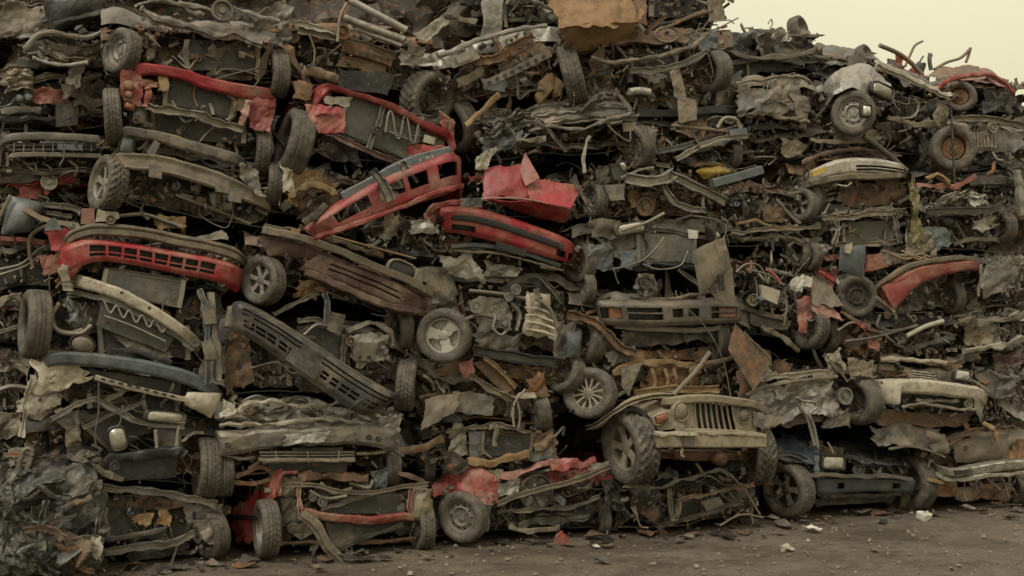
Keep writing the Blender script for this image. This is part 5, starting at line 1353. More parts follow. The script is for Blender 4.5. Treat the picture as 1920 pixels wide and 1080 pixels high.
c.wheel(1115, 375, 36, face=186, tyre='road', camber=-3, d=.05)
c.beam('bent_rail', [(1075, 330), (1095, 375), (1110, 395)], 8, 'grey', -.12, 'c')
c.disc('spring_seat', 1205, 388, 18, 'brown', -.02, .06)
c.sheet('oil_pan', [(1175, 355), (1240, 360), (1225, 395), (1180, 390)], 'brown', -.02, .06)

c = car('grey wreck with a wide finned radiator and one pale headlight, above the grey bumper', (1075, 420, 505, 1375, 405, 500), 'grey', DE, layers=1, beams=(None, None), rad=False, clutter=1.2, wires=9)
c.radiator([(1192, 438), (1300, 440), (1298, 492), (1195, 490)], -.08, 'fins', 'dark')
c.sheet('front_panel', [(1105, 412), (1165, 415), (1180, 440), (1110, 445)], 'tan', -.1, .05, (26, 16))
c.lamp(1184, 428, 55, 20, -10, 'lamp', -.17)
c.tube('hood_stay', [(1165, 432), (1210, 418), (1245, 400)], 3, 'tan', -.2, k=8)
c.beam('slam_panel', [(1195, 430), (1260, 432), (1330, 450)], 7, 'dark', -.12, 'c')
c.sheet('white_bottle', [(1290, 430), (1310, 432), (1308, 448), (1292, 448)], 'rubble', -.14, .01)
c.lamp(1342, 442, 18, 14, -30, 'lamp', -.14)
c.sheet('air_box', [(1105, 460), (1150, 455), (1155, 500), (1110, 500)], 'bluegrey', -.06, .05)
c.sheet('bumper_bracket', [(1160, 470), (1200, 465), (1195, 495), (1165, 500)], 'bluegrey', -.1, .03)
c.beam('lower_member', [(1165, 475), (1230, 492), (1300, 495)], 9, 'bluegrey', -.1, 'c')
for p in ([(1150, 505), (1200, 490), (1225, 470), (1245, 445)], [(1205, 495), (1235, 505), (1275, 498), (1290, 470)], [(1150, 500), (1155, 520), (1160, 532)]): c.tube('cable', p, 1.5, 'grey', -.2)
c.disc('clutch', 1207, 530, 13, 'dark', -.12, .05)
c.disc('fan_hub', 1210, 534, 22, 'grey', -.1, .02, prof=[(0, 1), (1, 1), (1, .8), (0, .78), (0, .4), (1.5, .38), (1.5, .02)])
for i in range(5):
    a = i * 2 * math.pi / 5 + .4
    c.beam('fan_spoke', [(1210, 534), (1210 + 24 * math.cos(a), 534 + 24 * math.sin(a))], 7, 'grey', -.12, 'flat', .012)
c.wheel(1088, 490, 40, face=196, rim='steel', rmat='brown', tyre='worn', d=.12)
c.beam('bent_tube', [(1270, 505), (1305, 530), (1320, 550)], 7, 'tan', -.1, 'c')

t = Thing('loose_wing', 'dusty tan car wing hanging upright beside the finned radiator', 'car wing', 1345, 565, DE - .35)
t.sheet('wing_panel', [(1298, 470), (1358, 445), (1372, 505), (1312, 555)], 'tan', -.02, .015, (24, 20), bulge=.03)
t.sheet('wing_leg', [(1318, 530), (1372, 500), (1378, 570), (1340, 560)], 'tan', -.02, .015, (16, 16))
t.sheet('wing_tip', [(1340, 455), (1358, 442), (1362, 470), (1345, 480)], 'tan', -.05, .02)
t.slab('slot', [(1346, 515), (1356, 513), (1358, 545), (1348, 547)], 'black', -.065, .01, 0)
t.slab('slot', [(1330, 540), (1342, 538), (1344, 550), (1332, 552)], 'black', -.065, .01, 0)

c = car('wreck with a level grey bumper, slotted centre and two fog lamp recesses', (1080, 545, 630, 1400, 560, 640), 'grey', DE, layers=1, beams=(None, None), rad=False, clutter=1.0)
c.band('bumper_cover', [(1102, 580, .25), (1112, 565, .0), (1140, 562, -.12), (1220, 563), (1300, 563), (1370, 563), (1394, 568, -.05), (1404, 585, .2)],
       [(1112, 605, .25), (1125, 608, .0), (1150, 610, -.12), (1220, 611), (1300, 609), (1362, 606), (1390, 606, -.05), (1404, 612, .2)], 'grey', -.14, .06, .006, th=.04, m=22,
       holes=[(.12, .23, .3, .7), (.25, .42, .28, .48), (.25, .42, .54, .74), (.465, .52, .34, .66), (.54, .6, .34, .66), (.65, .79, .28, .48), (.65, .79, .54, .74), (.83, .93, .28, .66)])
for q, m in (([(1140, 578), (1174, 576), (1174, 594), (1142, 598)], 'amber'), ([(1346, 577), (1382, 577), (1384, 594), (1346, 595)], 'pink')):
    c.slab('fog_lamp', q, m, -.13, .03, 0)
c.sheet('corner_flap', [(1375, 575), (1398, 575), (1408, 618), (1385, 605)], 'grey', -.12, .01)
c.sheet('valance', [(1150, 610), (1350, 608), (1340, 640), (1170, 650)], 'dark', -.02, .04)
c.beam('valance_edge', [(1150, 612), (1200, 615), (1300, 618), (1350, 612)], 9, 'grey', -.08, 'c', cr=.01)
c.wheel(1098, 540, 32, face=180, tyre='worn', d=.05)
c.wheel(1342, 635, 40, face=0, tyre='worn', d=.1, camber=-6)
c.sheet('bonnet', [(1110, 545), (1230, 555), (1260, 568), (1120, 566)], 'grey', [.35, .35, -.08, -.05], .05)
c.beam('bonnet_edge', [(1180, 555), (1260, 560), (1330, 545), (1380, 562)], 7, 'tan', -.08, 'round', cr=.02)

c = car('orange rusted underbody above the slot-grilled off-roader, with a many-spoked wheel', (1070, 655, 760, 1435, 650, 755), 'rust', DE, layers=1, beams=(None, None), rad=False, under='rust', clutter=1.4)
c.wheel(1106, 737, 52, face=222, rim='many', rmat='tan', tyre='road', camber=8, d=-.08)
c.beam('orange_rail', [(1190, 738), (1240, 730), (1300, 728), (1345, 725)], 13, 'ochre', -.1, 'c', cr=.02)
c.sheet('hanging_gusset', [(1165, 690), (1202, 680), (1180, 742), (1165, 720)], 'grey', -.2, .02)
c.beam('arm', [(1150, 695), (1190, 680), (1250, 682), (1300, 690)], 10, 'ochre', -.06, cr=.04)
c.sheet('brown_web', [(1210, 690), (1320, 680), (1310, 730), (1215, 732)], 'rust', .0, .06)
c.sheet('stone_panel', [(1135, 660), (1190, 648), (1190, 675), (1150, 685)], 'grey', -.1, .03)
c.beam('diagonal_pole', [(1262, 740), (1300, 700), (1330, 660)], 9, 'tan', -.18, 'round', cr=.004)
for x in (1222, 1245, 1262): c.beam('coil', [(x, 690), (x + 6, 712), (x + 4, 730)], 7, 'ochre', -.1, 'round')
c.beam('drive_shaft', [(1290, 695), (1370, 670), (1430, 665)], 11, 'brown', -.06, 'round')
c.wheel(1330, 665, 34, face=0, tyre='worn', d=.2)
t = Thing('hanging_panel', 'large flat brown panel hanging point down, right of the rusted underbody', 'metal panel', 1415, 730, DE - .3)
t.sheet('panel', [(1378, 605), (1444, 680), (1412, 732), (1365, 655)], 'brown', [.0, -.06, -.06, .0], .01, (20, 16))
t.beam('folded_edge', [(1396, 622), (1445, 682), (1412, 732)], 4, 'tan', -.07, 'round')
t = Thing('loose_wire', 'thin dark wire trailing down across the grey bumper', 'wire', 1360, 740, DE - .3)
t.tube('wire', [(1285, 575), (1320, 610), (1345, 650), (1360, 690), (1370, 745)], 1.3, 'wire', 0)

# the off-roader with seven slots
dg = ground_d(1300, 995)
DJ = dg - .15
t = Thing('crushed_off_roader', 'dusty grey off-roader front with slotted grille, sitting on a flattened black car', 'off-roader', 1300, 905, DJ, 'crushed cars stacked in the pile')
J = t
J.wheel(1182, 838, 72, face=188, rim='five', rmat='tan', tyre='off', camber=-3, d=.12, wide=1.05)
J.wheel(1417, 853, 58, face=-4, rim='five', rmat='tan', tyre='off', d=.22, wide=1.0)
gq = [(1258, 748), (1408, 757), (1412, 812), (1264, 808)]
# grille plate: top rail, bottom rail, seven slots between bars
J.beam('grille_top_rail', [(1246, 758, .12), (1262, 750, .0), (1300, 746), (1360, 750), (1400, 757), (1425, 770, .15)], 16, 'dusty_paint', -.06, 'bump', .09, cr=.008)
J.beam('grille_bottom_rail', [(1262, 806), (1320, 808), (1380, 810), (1412, 812)], 9, 'dusty_paint', -.06, 'box', .06, cr=.006)
xs0 = np.linspace(1301, 1371, 8); xs1 = np.linspace(1307, 1381, 8)
for i in range(8): J.beam('grille_bar', [(xs0[i], 752 + (i * .6)), ((xs0[i] + xs1[i]) / 2 - 1, 780), (xs1[i], 806)], 3.6, 'dusty_paint', -.055, 'bump', .018, cr=.002)
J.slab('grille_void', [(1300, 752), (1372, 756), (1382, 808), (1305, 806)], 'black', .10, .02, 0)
J.sheet('grille_cheek', [(1256, 750), (1302, 750), (1308, 808), (1262, 806)], 'dusty_paint', -.045, .012, (14, 14), bulge=.02)
J.sheet('grille_cheek', [(1370, 756), (1414, 760), (1416, 812), (1380, 810)], 'dusty_paint', -.045, .012, (14, 14), bulge=.02)
J.lamp(1277, 771, 30, 34, 0, 'grey', -.10, sq=1.0, bez='dusty_paint')
J.lamp(1395, 777, 23, 28, 0, 'grey', -.09, sq=1.0, bez='dusty_paint')
J.sheet('front_wing', [(1165, 755), (1258, 748), (1280, 800), (1218, 795)], 'dusty_paint', [.35, .1, -.06, -.05], .015, (22, 18), bulge=.06)
J.sheet('wing_front', [(1212, 775), (1268, 765), (1282, 800), (1232, 806)], 'dusty_paint', [-.05, -.08, -.1, -.08], .022, (14, 12))
J.lamp(1241, 784, 27, 17, -18, 'amber', -.13, sq=.3, name='marker_lamp', bez='dusty_paint')
J.beam('wheel_flare', [(1113, 802, .35), (1128, 795, .2), (1150, 772, .1), (1180, 752, .05), (1215, 742, .1), (1252, 740, .15)], 8, 'dusty_paint', -.05, 'c', .1, cr=.012)
J.beam('flare_liner', [(1150, 790, .2), (1175, 768, .1), (1205, 775, .05), (1225, 800, 0)], 12, 'black', .0, 'bump', .08, cr=.01)
J.sheet('wing_front', [(1408, 765), (1430, 775), (1432, 805), (1412, 802)], 'steel', -.06, .04, (14, 12))
J.sheet('bonnet_remnant', [(1215, 742), (1400, 748), (1408, 760), (1255, 752)], 'dusty_paint', [1.0, .9, -.02, .02], .05, (44, 26))
J.beam('bumper', [(1228, 824), (1300, 824), (1360, 825), (1426, 824)], 27, 'dusty_paint', -.2, 'box', .12, cr=.006)
J.beam('bumper_step', [(1226, 812), (1260, 812), (1292, 812)], 5, 'cream', -.22, 'flat', .15)
J.sheet('bumper_plate', [(1280, 812), (1304, 812), (1300, 838), (1282, 836)], 'grey', -.33, .004, (6, 6))
J.beam('bumper_lid', [(1300, 810), (1360, 810), (1420, 814)], 4, 'dusty_paint', -.2, 'flat', .13)
J.beam('axle', [(1225, 850, .3), (1300, 856, .2), (1380, 855, .25), (1420, 850, .4)], 16, 'rust', .2, 'round', cr=.01)
J.disc('differential', 1345, 858, 15, 'brown', .1, .14, prof=[(0, 1), (.6, .95), (1, .5), (1.05, .02)])
J.beam('tow_hook', [(1277, 838), (1276, 850), (1280, 856)], 6, 'dusty_paint', -.28, 'round')
J.beam('steering_link', [(1232, 845, 0), (1310, 846, 0), (1410, 846, .2)], 6, 'brown', .05, 'round')
for x in (1255, 1388): J.beam('chassis_rail', [(x, 838, -.1), (x + 2, 832, .5), (x + 4, 828, 1.6)], 14, 'brown', 0, 'box')
for x in (1262, 1384): J.beam('leaf_spring', [(x, 850, -.05), (x, 858, .25), (x, 850, .9)], 7, 'rust', 0, 'box')
J.body((1240, 750, 815, 1420, 760, 820), 'dusty_paint', layers=1, front=False, deep=2.6, top=False)
J.sheet('side_panel', [(1120, 775), (1170, 760), (1175, 830), (1120, 830)], 'dusty_paint', 1.2, .06)

c = car('flattened black car on the ground beneath the off-roader', (1165, 905, 995, 1432, 880, 975), 'black', dg, layers=2, beams=(None, None), rad=(.35, .15, .75, .6), under='dark', clutter=1.5, wires=8)
c.sheet('bonnet', [(1230, 872), (1360, 865), (1390, 905), (1225, 912)], 'black', [.5, .5, -.08, -.08], .05, (40, 24))
c.beam('slam_panel', [(1170, 910), (1230, 912), (1290, 895), (1340, 882), (1370, 890)], 6, 'grey', -.12, 'c', cr=.03)
c.beam('bumper_bar', [(1270, 940), (1320, 928), (1370, 915), (1410, 908)], 7, 'brown', -.16, 'c', cr=.03)
c.beam('lower_bar', [(1230, 985), (1280, 975), (1340, 955), (1395, 942)], 7, 'dark', -.14, 'c', cr=.03)
c.sheet('loose_square', [(1315, 940), (1348, 930), (1360, 952), (1328, 962)], 'grey', -.14, .01, (8, 8))
for p in ([(1255, 915), (1258, 950), (1262, 985)], [(1278, 935), (1270, 965), (1258, 985)]): c.beam('post', p, 7, 'tan', -.1, 'c')
c.sheet('engine_side', [(1180, 910), (1240, 915), (1230, 960), (1190, 945)], 'dark', -.08, .09)
c.lamp(1338, 922, 16, 7, 20, 'silver', -.12)
for p in ([(1190, 950), (1200, 985), (1215, 990)], [(1370, 890), (1400, 925), (1425, 965)], [(1350, 985), (1390, 965), (1430, 970)]): c.tube('cable', p, 2, 'brown', -.15)

# ================================================================== column F
DF = -.05
c = car('dark wreck on the skyline, second from the top right with an upturned wheel', (1345, 70, 125, 1540, 55, 120), 'dark', DF + .2, layers=2, clutter=.8, rad=(.3, .1, .75, .6), wires=3)
c.wheel(1496, 56, 27, face=300, tyre='worn', camber=-25, d=.12, wide=1.2)
c.beam('bumper', [(1350, 95), (1420, 108), (1500, 100), (1530, 85)], 8, 'grey', -.1, cr=.03)
c.sheet('torn_cloth', [(1400, 50), (1470, 52), (1500, 80), (1420, 75)], 'steel', -.05, .09, (30, 18))
c.tube('wire_loop', [(1440, 45), (1446, 36), (1448, 46), (1443, 52)], 1.2, 'grey', 0)
c.beam('sill', [(1345, 118), (1430, 112), (1500, 118)], 9, 'dark', -.04)
c.sheet('front_panel', [(1410, 70), (1505, 75), (1500, 108), (1412, 110)], 'dark', -.06, .06, (34, 18))
c.sheet('side_sheet', [(1340, 70), (1412, 62), (1410, 100), (1345, 105)], 'bluegrey', -.04, .08, (30, 18))
c.sheet('lower_gap', [(1360, 105), (1500, 108), (1495, 135), (1365, 135)], 'black', .05, .03)

c = car('low dark wreck on the skyline with its floor up and a worn tyre on top', (1515, 100, 150, 1660, 115, 160), 'brown', DF + .3, layers=1, eng=False, clutter=.9)
c.wheel(1620, 105, 23, face=300, tyre='worn', camber=-40, d=.2, wide=1.2)
c.sheet('underside', [(1530, 85), (1640, 100), (1640, 125), (1525, 120)], 'dark', [.4, .4, -.05, -.05], .04)
c.slab('pale_box', [(1585, 108), (1616, 110), (1616, 128), (1586, 126)], 'grey', -.06, .04, .02)

c = car('tan crumpled box-like wreck below the skyline with ragged torn lower edge', (1378, 145, 235, 1528, 145, 240), 'tan', DF, layers=2, beams=(None, None), rad=False, clutter=.7, amp=.05)
c.sheet('crushed_nose', [(1380, 160), (1500, 148), (1522, 205), (1385, 215)], 'grey', -.1, .075, (50, 32))
c.beam('bonnet_edge', [(1382, 160), (1430, 148), (1490, 140), (1518, 158)], 7, 'tan', -.12, 'round', cr=.03)
c.sheet('torn_flap', [(1485, 175), (1520, 195), (1510, 240), (1490, 225)], 'tan', -.16, .04)
c.beam('torn_edge', [(1385, 215), (1430, 212), (1470, 222), (1515, 232)], 6, 'tan', -.16, cr=.04)

c = car('low grey wreck squeezed beneath the tan crumpled box-like wreck', (1392, 238, 305, 1660, 240, 310), 'grey', DF + .1, layers=2, clutter=1.4, beams=(None, 'dark'), rad=False)
c.sheet('bonnet', [(1400, 245), (1500, 232), (1560, 250), (1420, 262)], 'grey', [.3, .3, -.1, -.1], .06, (34, 20))
c.sheet('front_panel', [(1555, 240), (1640, 245), (1648, 268), (1560, 275)], 'tan', -.1, .04)
c.beam('front_edge', [(1520, 262), (1580, 268), (1648, 258)], 6, 'tan', -.16, cr=.03)
c.sheet('torn_panel', [(1470, 262), (1515, 270), (1500, 300), (1465, 290)], 'tan', -.12, .06)

c = car('silver crumpled wreck near the skyline with one full wheel and a glinting headlight', (1520, 150, 290, 1785, 175, 290), 'silver', DF, layers=1, beams=(None, None), rad=False, clutter=1.4, top=False, under='dark', wires=7)
c.wheel(1600, 213, 43, face=238, rim='steel', rmat='steel', tyre='worn', camber=4, d=-.2)
c.band('front_wing', [(1526, 200, .2), (1548, 152, .15), (1578, 124, .12), (1625, 127, .0), (1670, 163, -.2)], [(1540, 208, .0), (1556, 192, -.1), (1588, 171, -.24), (1625, 174, -.27), (1664, 188, -.26)], 'steel', -.1, .01, .05, m=30)
c.lamp(1655, 170, 44, 22, 18, 'lamp', -.28)
c.lamp(1625, 208, 18, 20, 0, 'chrome', -.42, name='hub_reflector')
c.beam('bonnet_strip', [(1645, 118), (1690, 140), (1740, 162), (1780, 183)], 14, 'pale', -.12, 'hat', cr=.03)
c.sheet('bonnet', [(1640, 115), (1690, 120), (1770, 165), (1700, 160)], 'dark', [.3, .4, .0, -.05], .05)
c.sheet('engine_bay', [(1680, 165), (1770, 185), (1765, 235), (1680, 225)], 'dark', .05, .09)
c.beam('lower_bar', [(1665, 222), (1710, 235), (1760, 232)], 8, 'tan', -.1, cr=.03)
c.tube('bent_pipe', [(1665, 222), (1710, 220), (1722, 200), (1715, 185)], 2.4, 'grey', -.1)
c.sheet('flap', [(1755, 190), (1785, 200), (1780, 240), (1750, 245)], 'tan', -.06, .06)
c.tube('bar', [(1620, 255), (1660, 285), (1700, 320)], 5, 'dark', -.1, k=8)
c.wheel(1718, 282, 42, face=180, tyre='worn', d=.3)

c = car('wreck with a chalky white wraparound bumper and thin dark grille, upper right', (1480, 305, 385, 1705, 300, 390), 'brown', DF, layers=1, beams=(None, None), rad=False, clutter=.9)
c.band('bumper', [(1485, 345, .25), (1498, 330, .05), (1540, 311, -.12), (1578, 297), (1630, 295), (1680, 303), (1693, 312, -.02), (1698, 325, .25)], [(1490, 360, .25), (1508, 350, .05), (1545, 334, -.12), (1580, 326), (1630, 326), (1680, 330), (1692, 332, -.02), (1697, 340, .25)], 'chalk', -.15, .05, .012, holes=[(.42, .88, .45, .58), (.42, .88, .68, .82)])
c.beam('bumper_lower', [(1500, 355, .1), (1540, 340, -.1), (1580, 332), (1640, 332), (1680, 330, -.1)], 12, 'tan', -.14, 'bump', .08, cr=.01)
c.slab('fog_lamp', [(1520, 322), (1546, 312), (1546, 322), (1522, 332)], 'yellow', -.2, .03, 0)
c.beam('bonnet_edge', [(1500, 305), (1560, 285), (1620, 280), (1680, 295)], 8, 'maroon', -.05, 'round', cr=.03)
c.sheet('bonnet', [(1520, 275), (1660, 272), (1690, 295), (1510, 300)], 'brown', [.5, .5, -.02, -.02], .06)
c.sheet('skirt', [(1560, 340), (1700, 335), (1690, 385), (1580, 390)], 'brown', .05, .05)
c.wheel(1502, 385, 36, face=200, rim='five', rmat='dark', tyre='worn', camber=10, d=0)
c.beam('hook', [(1568, 345), (1585, 350), (1595, 345)], 3, 'pale', -.2, 'round')

c = car('brown grey wreck with a yellow pad and a flat grey beam resting on top', (1360, 345, 460, 1545, 350, 470), 'brown', DF, layers=2, clutter=1.5, beams=(None, 'tan'), rad=(.2, .3, .5, .8))
c.sheet('yellow_pad', [(1305, 322), (1345, 312), (1372, 320), (1320, 338)], 'yellow', -.0, .02, bulge=.05)
c.beam('flat_beam', [(1330, 345), (1380, 332), (1422, 320)], 17, 'bluegrey', -.2, 'box', .1, cr=.004)
c.beam('orange_rail', [(1378, 420), (1415, 412), (1440, 425), (1500, 432)], 6, 'ochre', -.1, cr=.02)
c.sheet('plate', [(1420, 378), (1468, 390), (1478, 420), (1430, 412)], 'brown', -.08, .04)
c.beam('strut_bar', [(1455, 375), (1478, 400), (1500, 420)], 6, 'tan', -.12)
c.wheel(1508, 378, 40, face=215, rim='five', rmat='dark', tyre='worn', d=.12)
c.beam('sill', [(1370, 435), (1440, 430), (1530, 425)], 9, 'tan', -.1, 'c', cr=.03)

c = car('wreck framed around an upright greenish radiator, right of the brown grey wreck', (1535, 390, 465, 1705, 385, 470), 'grey', DF, layers=1, beams=(None, None), rad=False, clutter=1.2)
c.radiator([(1575, 420), (1670, 418), (1668, 452), (1578, 455)], -.02, 'olive', 'grey')
c.beam('slam_panel', [(1540, 410), (1590, 404), (1640, 398), (1695, 395)], 11, 'tan', -.12, 'c', cr=.03)
c.beam('top_rail', [(1560, 400), (1620, 395), (1680, 392)], 6, 'grey', -.1, cr=.03)
c.beam('lower_rail', [(1560, 458), (1620, 458), (1690, 452)], 9, 'tan', -.1, 'c', cr=.02)
c.beam('post', [(1562, 405), (1568, 430), (1562, 458)], 8, 'tan', -.12, 'c')
c.beam('post', [(1672, 400), (1678, 430), (1684, 455)], 8, 'grey', -.12, 'c')
c.disc('coil', 1680, 402, 8, 'grey', -.12)
c.sheet('dangling_lamp', [(1530, 455), (1560, 462), (1545, 478), (1525, 470)], 'steel', -.14, .04)
c.wheel(1500, 475, 32, face=0, tyre='worn', d=.1)
c.wheel(1520, 480, 30, face=0, tyre='worn', d=0)

c = car('tangled engine wreck with a pink torn wing over its tyre, right of the hanging wing', (1375, 480, 630, 1575, 475, 640), 'grey', DF, layers=1, beams=(None, None), rad=False, clutter=2.0, wires=14, top=False)
c.sheet('pink_wing', [(1490, 560), (1530, 550), (1535, 590), (1498, 605)], 'pink', -.1, .04)
c.sheet('pink_wing', [(1518, 530), (1560, 565), (1578, 598), (1530, 590)], 'pink', [-.05, -.1, -.22, -.2], .03, (24, 20))
c.sheet('tan_wing', [(1520, 510), (1548, 525), (1578, 575), (1520, 568)], 'tan', [-.0, -.05, -.2, -.16], .03)
c.sheet('white_scrap', [(1482, 520), (1505, 515), (1502, 545), (1485, 548)], 'rubble', -.12, .05)
c.sheet('white_scrap', [(1508, 515), (1522, 518), (1520, 535), (1508, 535)], 'rubble', -.14, .03)
c.slab('rocker_cover', [(1422, 535), (1458, 545), (1452, 570), (1425, 560)], 'cream', -.14, .05, .01)
c.disc('pulley', 1408, 562, 12, 'tan', -.12, .05)
c.disc('blue_cap', 1424, 560, 5, 'bluegrey', -.18, prof=[(0, 1), (1, 1), (1.2, .02)])
c.beam('sump_edge', [(1385, 575), (1420, 585), (1470, 600)], 10, 'dark', -.1, cr=.02)
c.slab('sump', [(1395, 580), (1475, 600), (1470, 620), (1400, 605)], 'dark', -.02, .08, .02)
c.tube('red_pipe', [(1438, 505), (1455, 520), (1463, 532)], 3.5, 'red', -.16)
c.tube('red_pipe', [(1408, 488), (1408, 500), (1406, 512)], 3, 'old_red', -.16)
c.beam('long_tube', [(1440, 505), (1460, 510), (1478, 515)], 8, 'grey', -.1, 'round')
c.sheet('red_shard', [(1498, 600), (1512, 600), (1510, 622), (1496, 620)], 'red', -.14, .03)
c.wheel(1518, 612, 44, face=12, tyre='road', camber=2, d=.0, wide=1.0)
c.wheel(1550, 630, 32, face=0, tyre='worn', d=.1)
c.beam('tan_rod', [(1428, 610), (1460, 630), (1500, 660)], 9, 'tan', -.12, cr=.03)
for p in ([(1380, 510), (1400, 495), (1425, 500), (1440, 530)], [(1415, 520), (1420, 545), (1416, 570)], [(1470, 540), (1475, 570), (1470, 610)], [(1400, 505), (1440, 515), (1470, 535)]): c.tube('cable', p, 2, 'grey', -.16)

c = car('crushed silver engine block wreck with a smooth tyre beside it, above the dark blue car', (1400, 690, 795, 1620, 690, 800), 'steel', DF, layers=2, beams=(None, None), rad=False, clutter=1.5, amp=.07)
c.sheet('crushed_nose', [(1420, 712), (1560, 700), (1585, 770), (1425, 795)], 'steel', -.12, .085, (60, 36))
c.beam('bonnet_edge', [(1400, 740), (1440, 722), (1500, 712), (1570, 705)], 7, 'tan', -.2, 'round', cr=.02)
c.beam('top_edge', [(1430, 708), (1480, 702), (1550, 696)], 9, 'cream', -.14, 'c', cr=.02)
c.sheet('lower_panel', [(1430, 785), (1560, 760), (1560, 790), (1440, 808)], 'maroon', -.05, .05)
c.sheet('wing_tip', [(1545, 785), (1590, 770), (1590, 800), (1540, 800)], 'grey', -.12, .03)
c.disc('pulley', 1580, 742, 16, 'steel', -.14, .06, tilt=10)
c.wheel(1612, 750, 50, face=6, tyre='worn', camber=-4, d=.02, wide=1.15)
c.beam('brace', [(1540, 660), (1570, 690), (1590, 715)], 8, 'tan', -.12, 'c', cr=.04)
c.sheet('torn_scrap', [(1545, 665), (1575, 650), (1590, 700), (1555, 710)], 'pale', -.1, .07)
c.sheet('dark_side', [(1400, 730), (1425, 725), (1420, 790), (1400, 780)], 'dark', -.06, .05)
t = Thing('cable_loop', 'loop of ribbed grey cable hanging in front of the dark blue car', 'cable', 1525, 840, DF - .35)
t.tube('cable', [(1494, 745), (1500, 765), (1512, 780), (1520, 805), (1528, 835)], 3.2, 'steel', 0)
t.tube('cable', [(1494, 745), (1505, 752), (1528, 755), (1530, 765), (1518, 776), (1526, 800), (1534, 838)], 3.2, 'steel', -.02)

# dark blue car
dg = ground_d(1475, 972)
c = car('dark blue car on the ground with one clear headlight and a flat grey bumper', (1445, 830, 940, 1725, 840, 940), 'blue', dg, layers=1, beams=(None, None), rad=False, clutter=.2, amp=.06, under='dark', top=False, bay='dark', wires=2)
c.wheel(1478, 917, 54, face=200, rim='five', rmat='dark', tyre='road', d=.0, wide=1.05)
c.wheel(1711, 905, 54, face=4, tyre='worn', d=.05, wide=.95)
c.wheel(1682, 932, 28, face=2, tyre='worn', d=.15, wide=1.2)
c.sheet('front_wing', [(1446, 818), (1536, 838), (1532, 872), (1440, 858)], 'blue', [.12, -.04, -.17, -.05], .03, (50, 30), bulge=.05)
c.sheet('wing_front', [(1508, 838), (1548, 850), (1544, 898), (1518, 896)], 'blue', [-.08, -.12, -.14, -.12], .02)
c.sheet('wing_top', [(1450, 805), (1540, 815), (1545, 850), (1460, 825)], 'blue', [.6, .5, -.08, .1], .05, (34, 20))
c.beam('wheel_arch', [(1437, 890, .1), (1445, 862, 0), (1475, 850, -.08), (1505, 862, -.1), (1518, 895, -.05)], 9, 'blue', -.1, 'c', .06, cr=.01)
c.lamp(1563, 868, 44, 22, 4, 'chalk', -.2, sq=.3, bez='black')
c.band('bumper', [(1512, 898, .25), (1516, 892, -.02), (1540, 891, -.14), (1610, 891), (1680, 893), (1710, 895, -.1)], [(1514, 930, .25), (1520, 926, -.02), (1545, 928, -.14), (1610, 922), (1680, 923), (1708, 925, -.1)], 'bluegrey', -.15, .05, .006, holes=[(.37, .43, .38, .75), (.80, .86, .38, .75)])
c.beam('bumper_top', [(1516, 893, -.05), (1540, 890), (1610, 890), (1700, 895)], 6, 'grey', -.2, 'flat', .1)
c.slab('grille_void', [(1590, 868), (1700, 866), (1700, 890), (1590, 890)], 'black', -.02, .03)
c.disc('fan', 1607, 880, 13, 'grey', -.1, .04)
for i, p in enumerate(([(1630, 870), (1640, 885)], [(1655, 868), (1645, 888)], [(1660, 870), (1675, 888)], [(1680, 868), (1690, 886)])): c.beam('broken_slat', p, 6, 'steel' if i == 1 else 'dark', -.1, cr=.02)
c.band('bonnet', [(1548, 822, .8), (1600, 812, .75), (1650, 815, .7), (1690, 828, .6), (1716, 846, .5)], [(1545, 858, -.12), (1590, 864, -.17), (1640, 868, -.17), (1680, 872, -.16), (1712, 880, -.05)], 'blue_black', -.1, .03, .055, m=40)
for i in range(5): c.beam('bonnet_crease', [(1575 + i * 26, 826 + i * 3, .45), (1585 + i * 26, 845 + i * 2, .1), (1592 + i * 26, 866 + i, -.17)], 5, 'blue_black', 0, 'hat', cr=.02)
for i in range(4): c.beam('grille_bar', [(1600, 874 + i * 4.5), (1650, 875 + i * 4.5), (1698, 877 + i * 4)], 2, 'dark', -.06, 'flat', cr=.01)
c.sheet('bonnet_flap', [(1570, 852), (1670, 858), (1660, 872), (1590, 870)], 'black', -.14, .03)
c.sheet('engine_scrap', [(1510, 828), (1570, 830), (1570, 850), (1515, 850)], 'brown', .0, .06)
c.beam('post', [(1530, 855), (1530, 880), (1531, 895)], 9, 'bluegrey', -.15)
c.beam('valance', [(1530, 925), (1570, 930), (1640, 928), (1690, 926)], 8, 'dark', -.1, 'c', cr=.02)
c.sheet('undertray', [(1525, 935), (1680, 930), (1670, 942), (1530, 950)], 'dark', .05, .02)
c.beam('white_hose', [(1550, 830), (1558, 842), (1562, 850)], 4, 'pale', -.12, 'round')
c.sheet('roof_tear', [(1600, 808), (1650, 820), (1680, 850), (1620, 835)], 'blue', [.8, .8, .2, .2], .09, (34, 20))

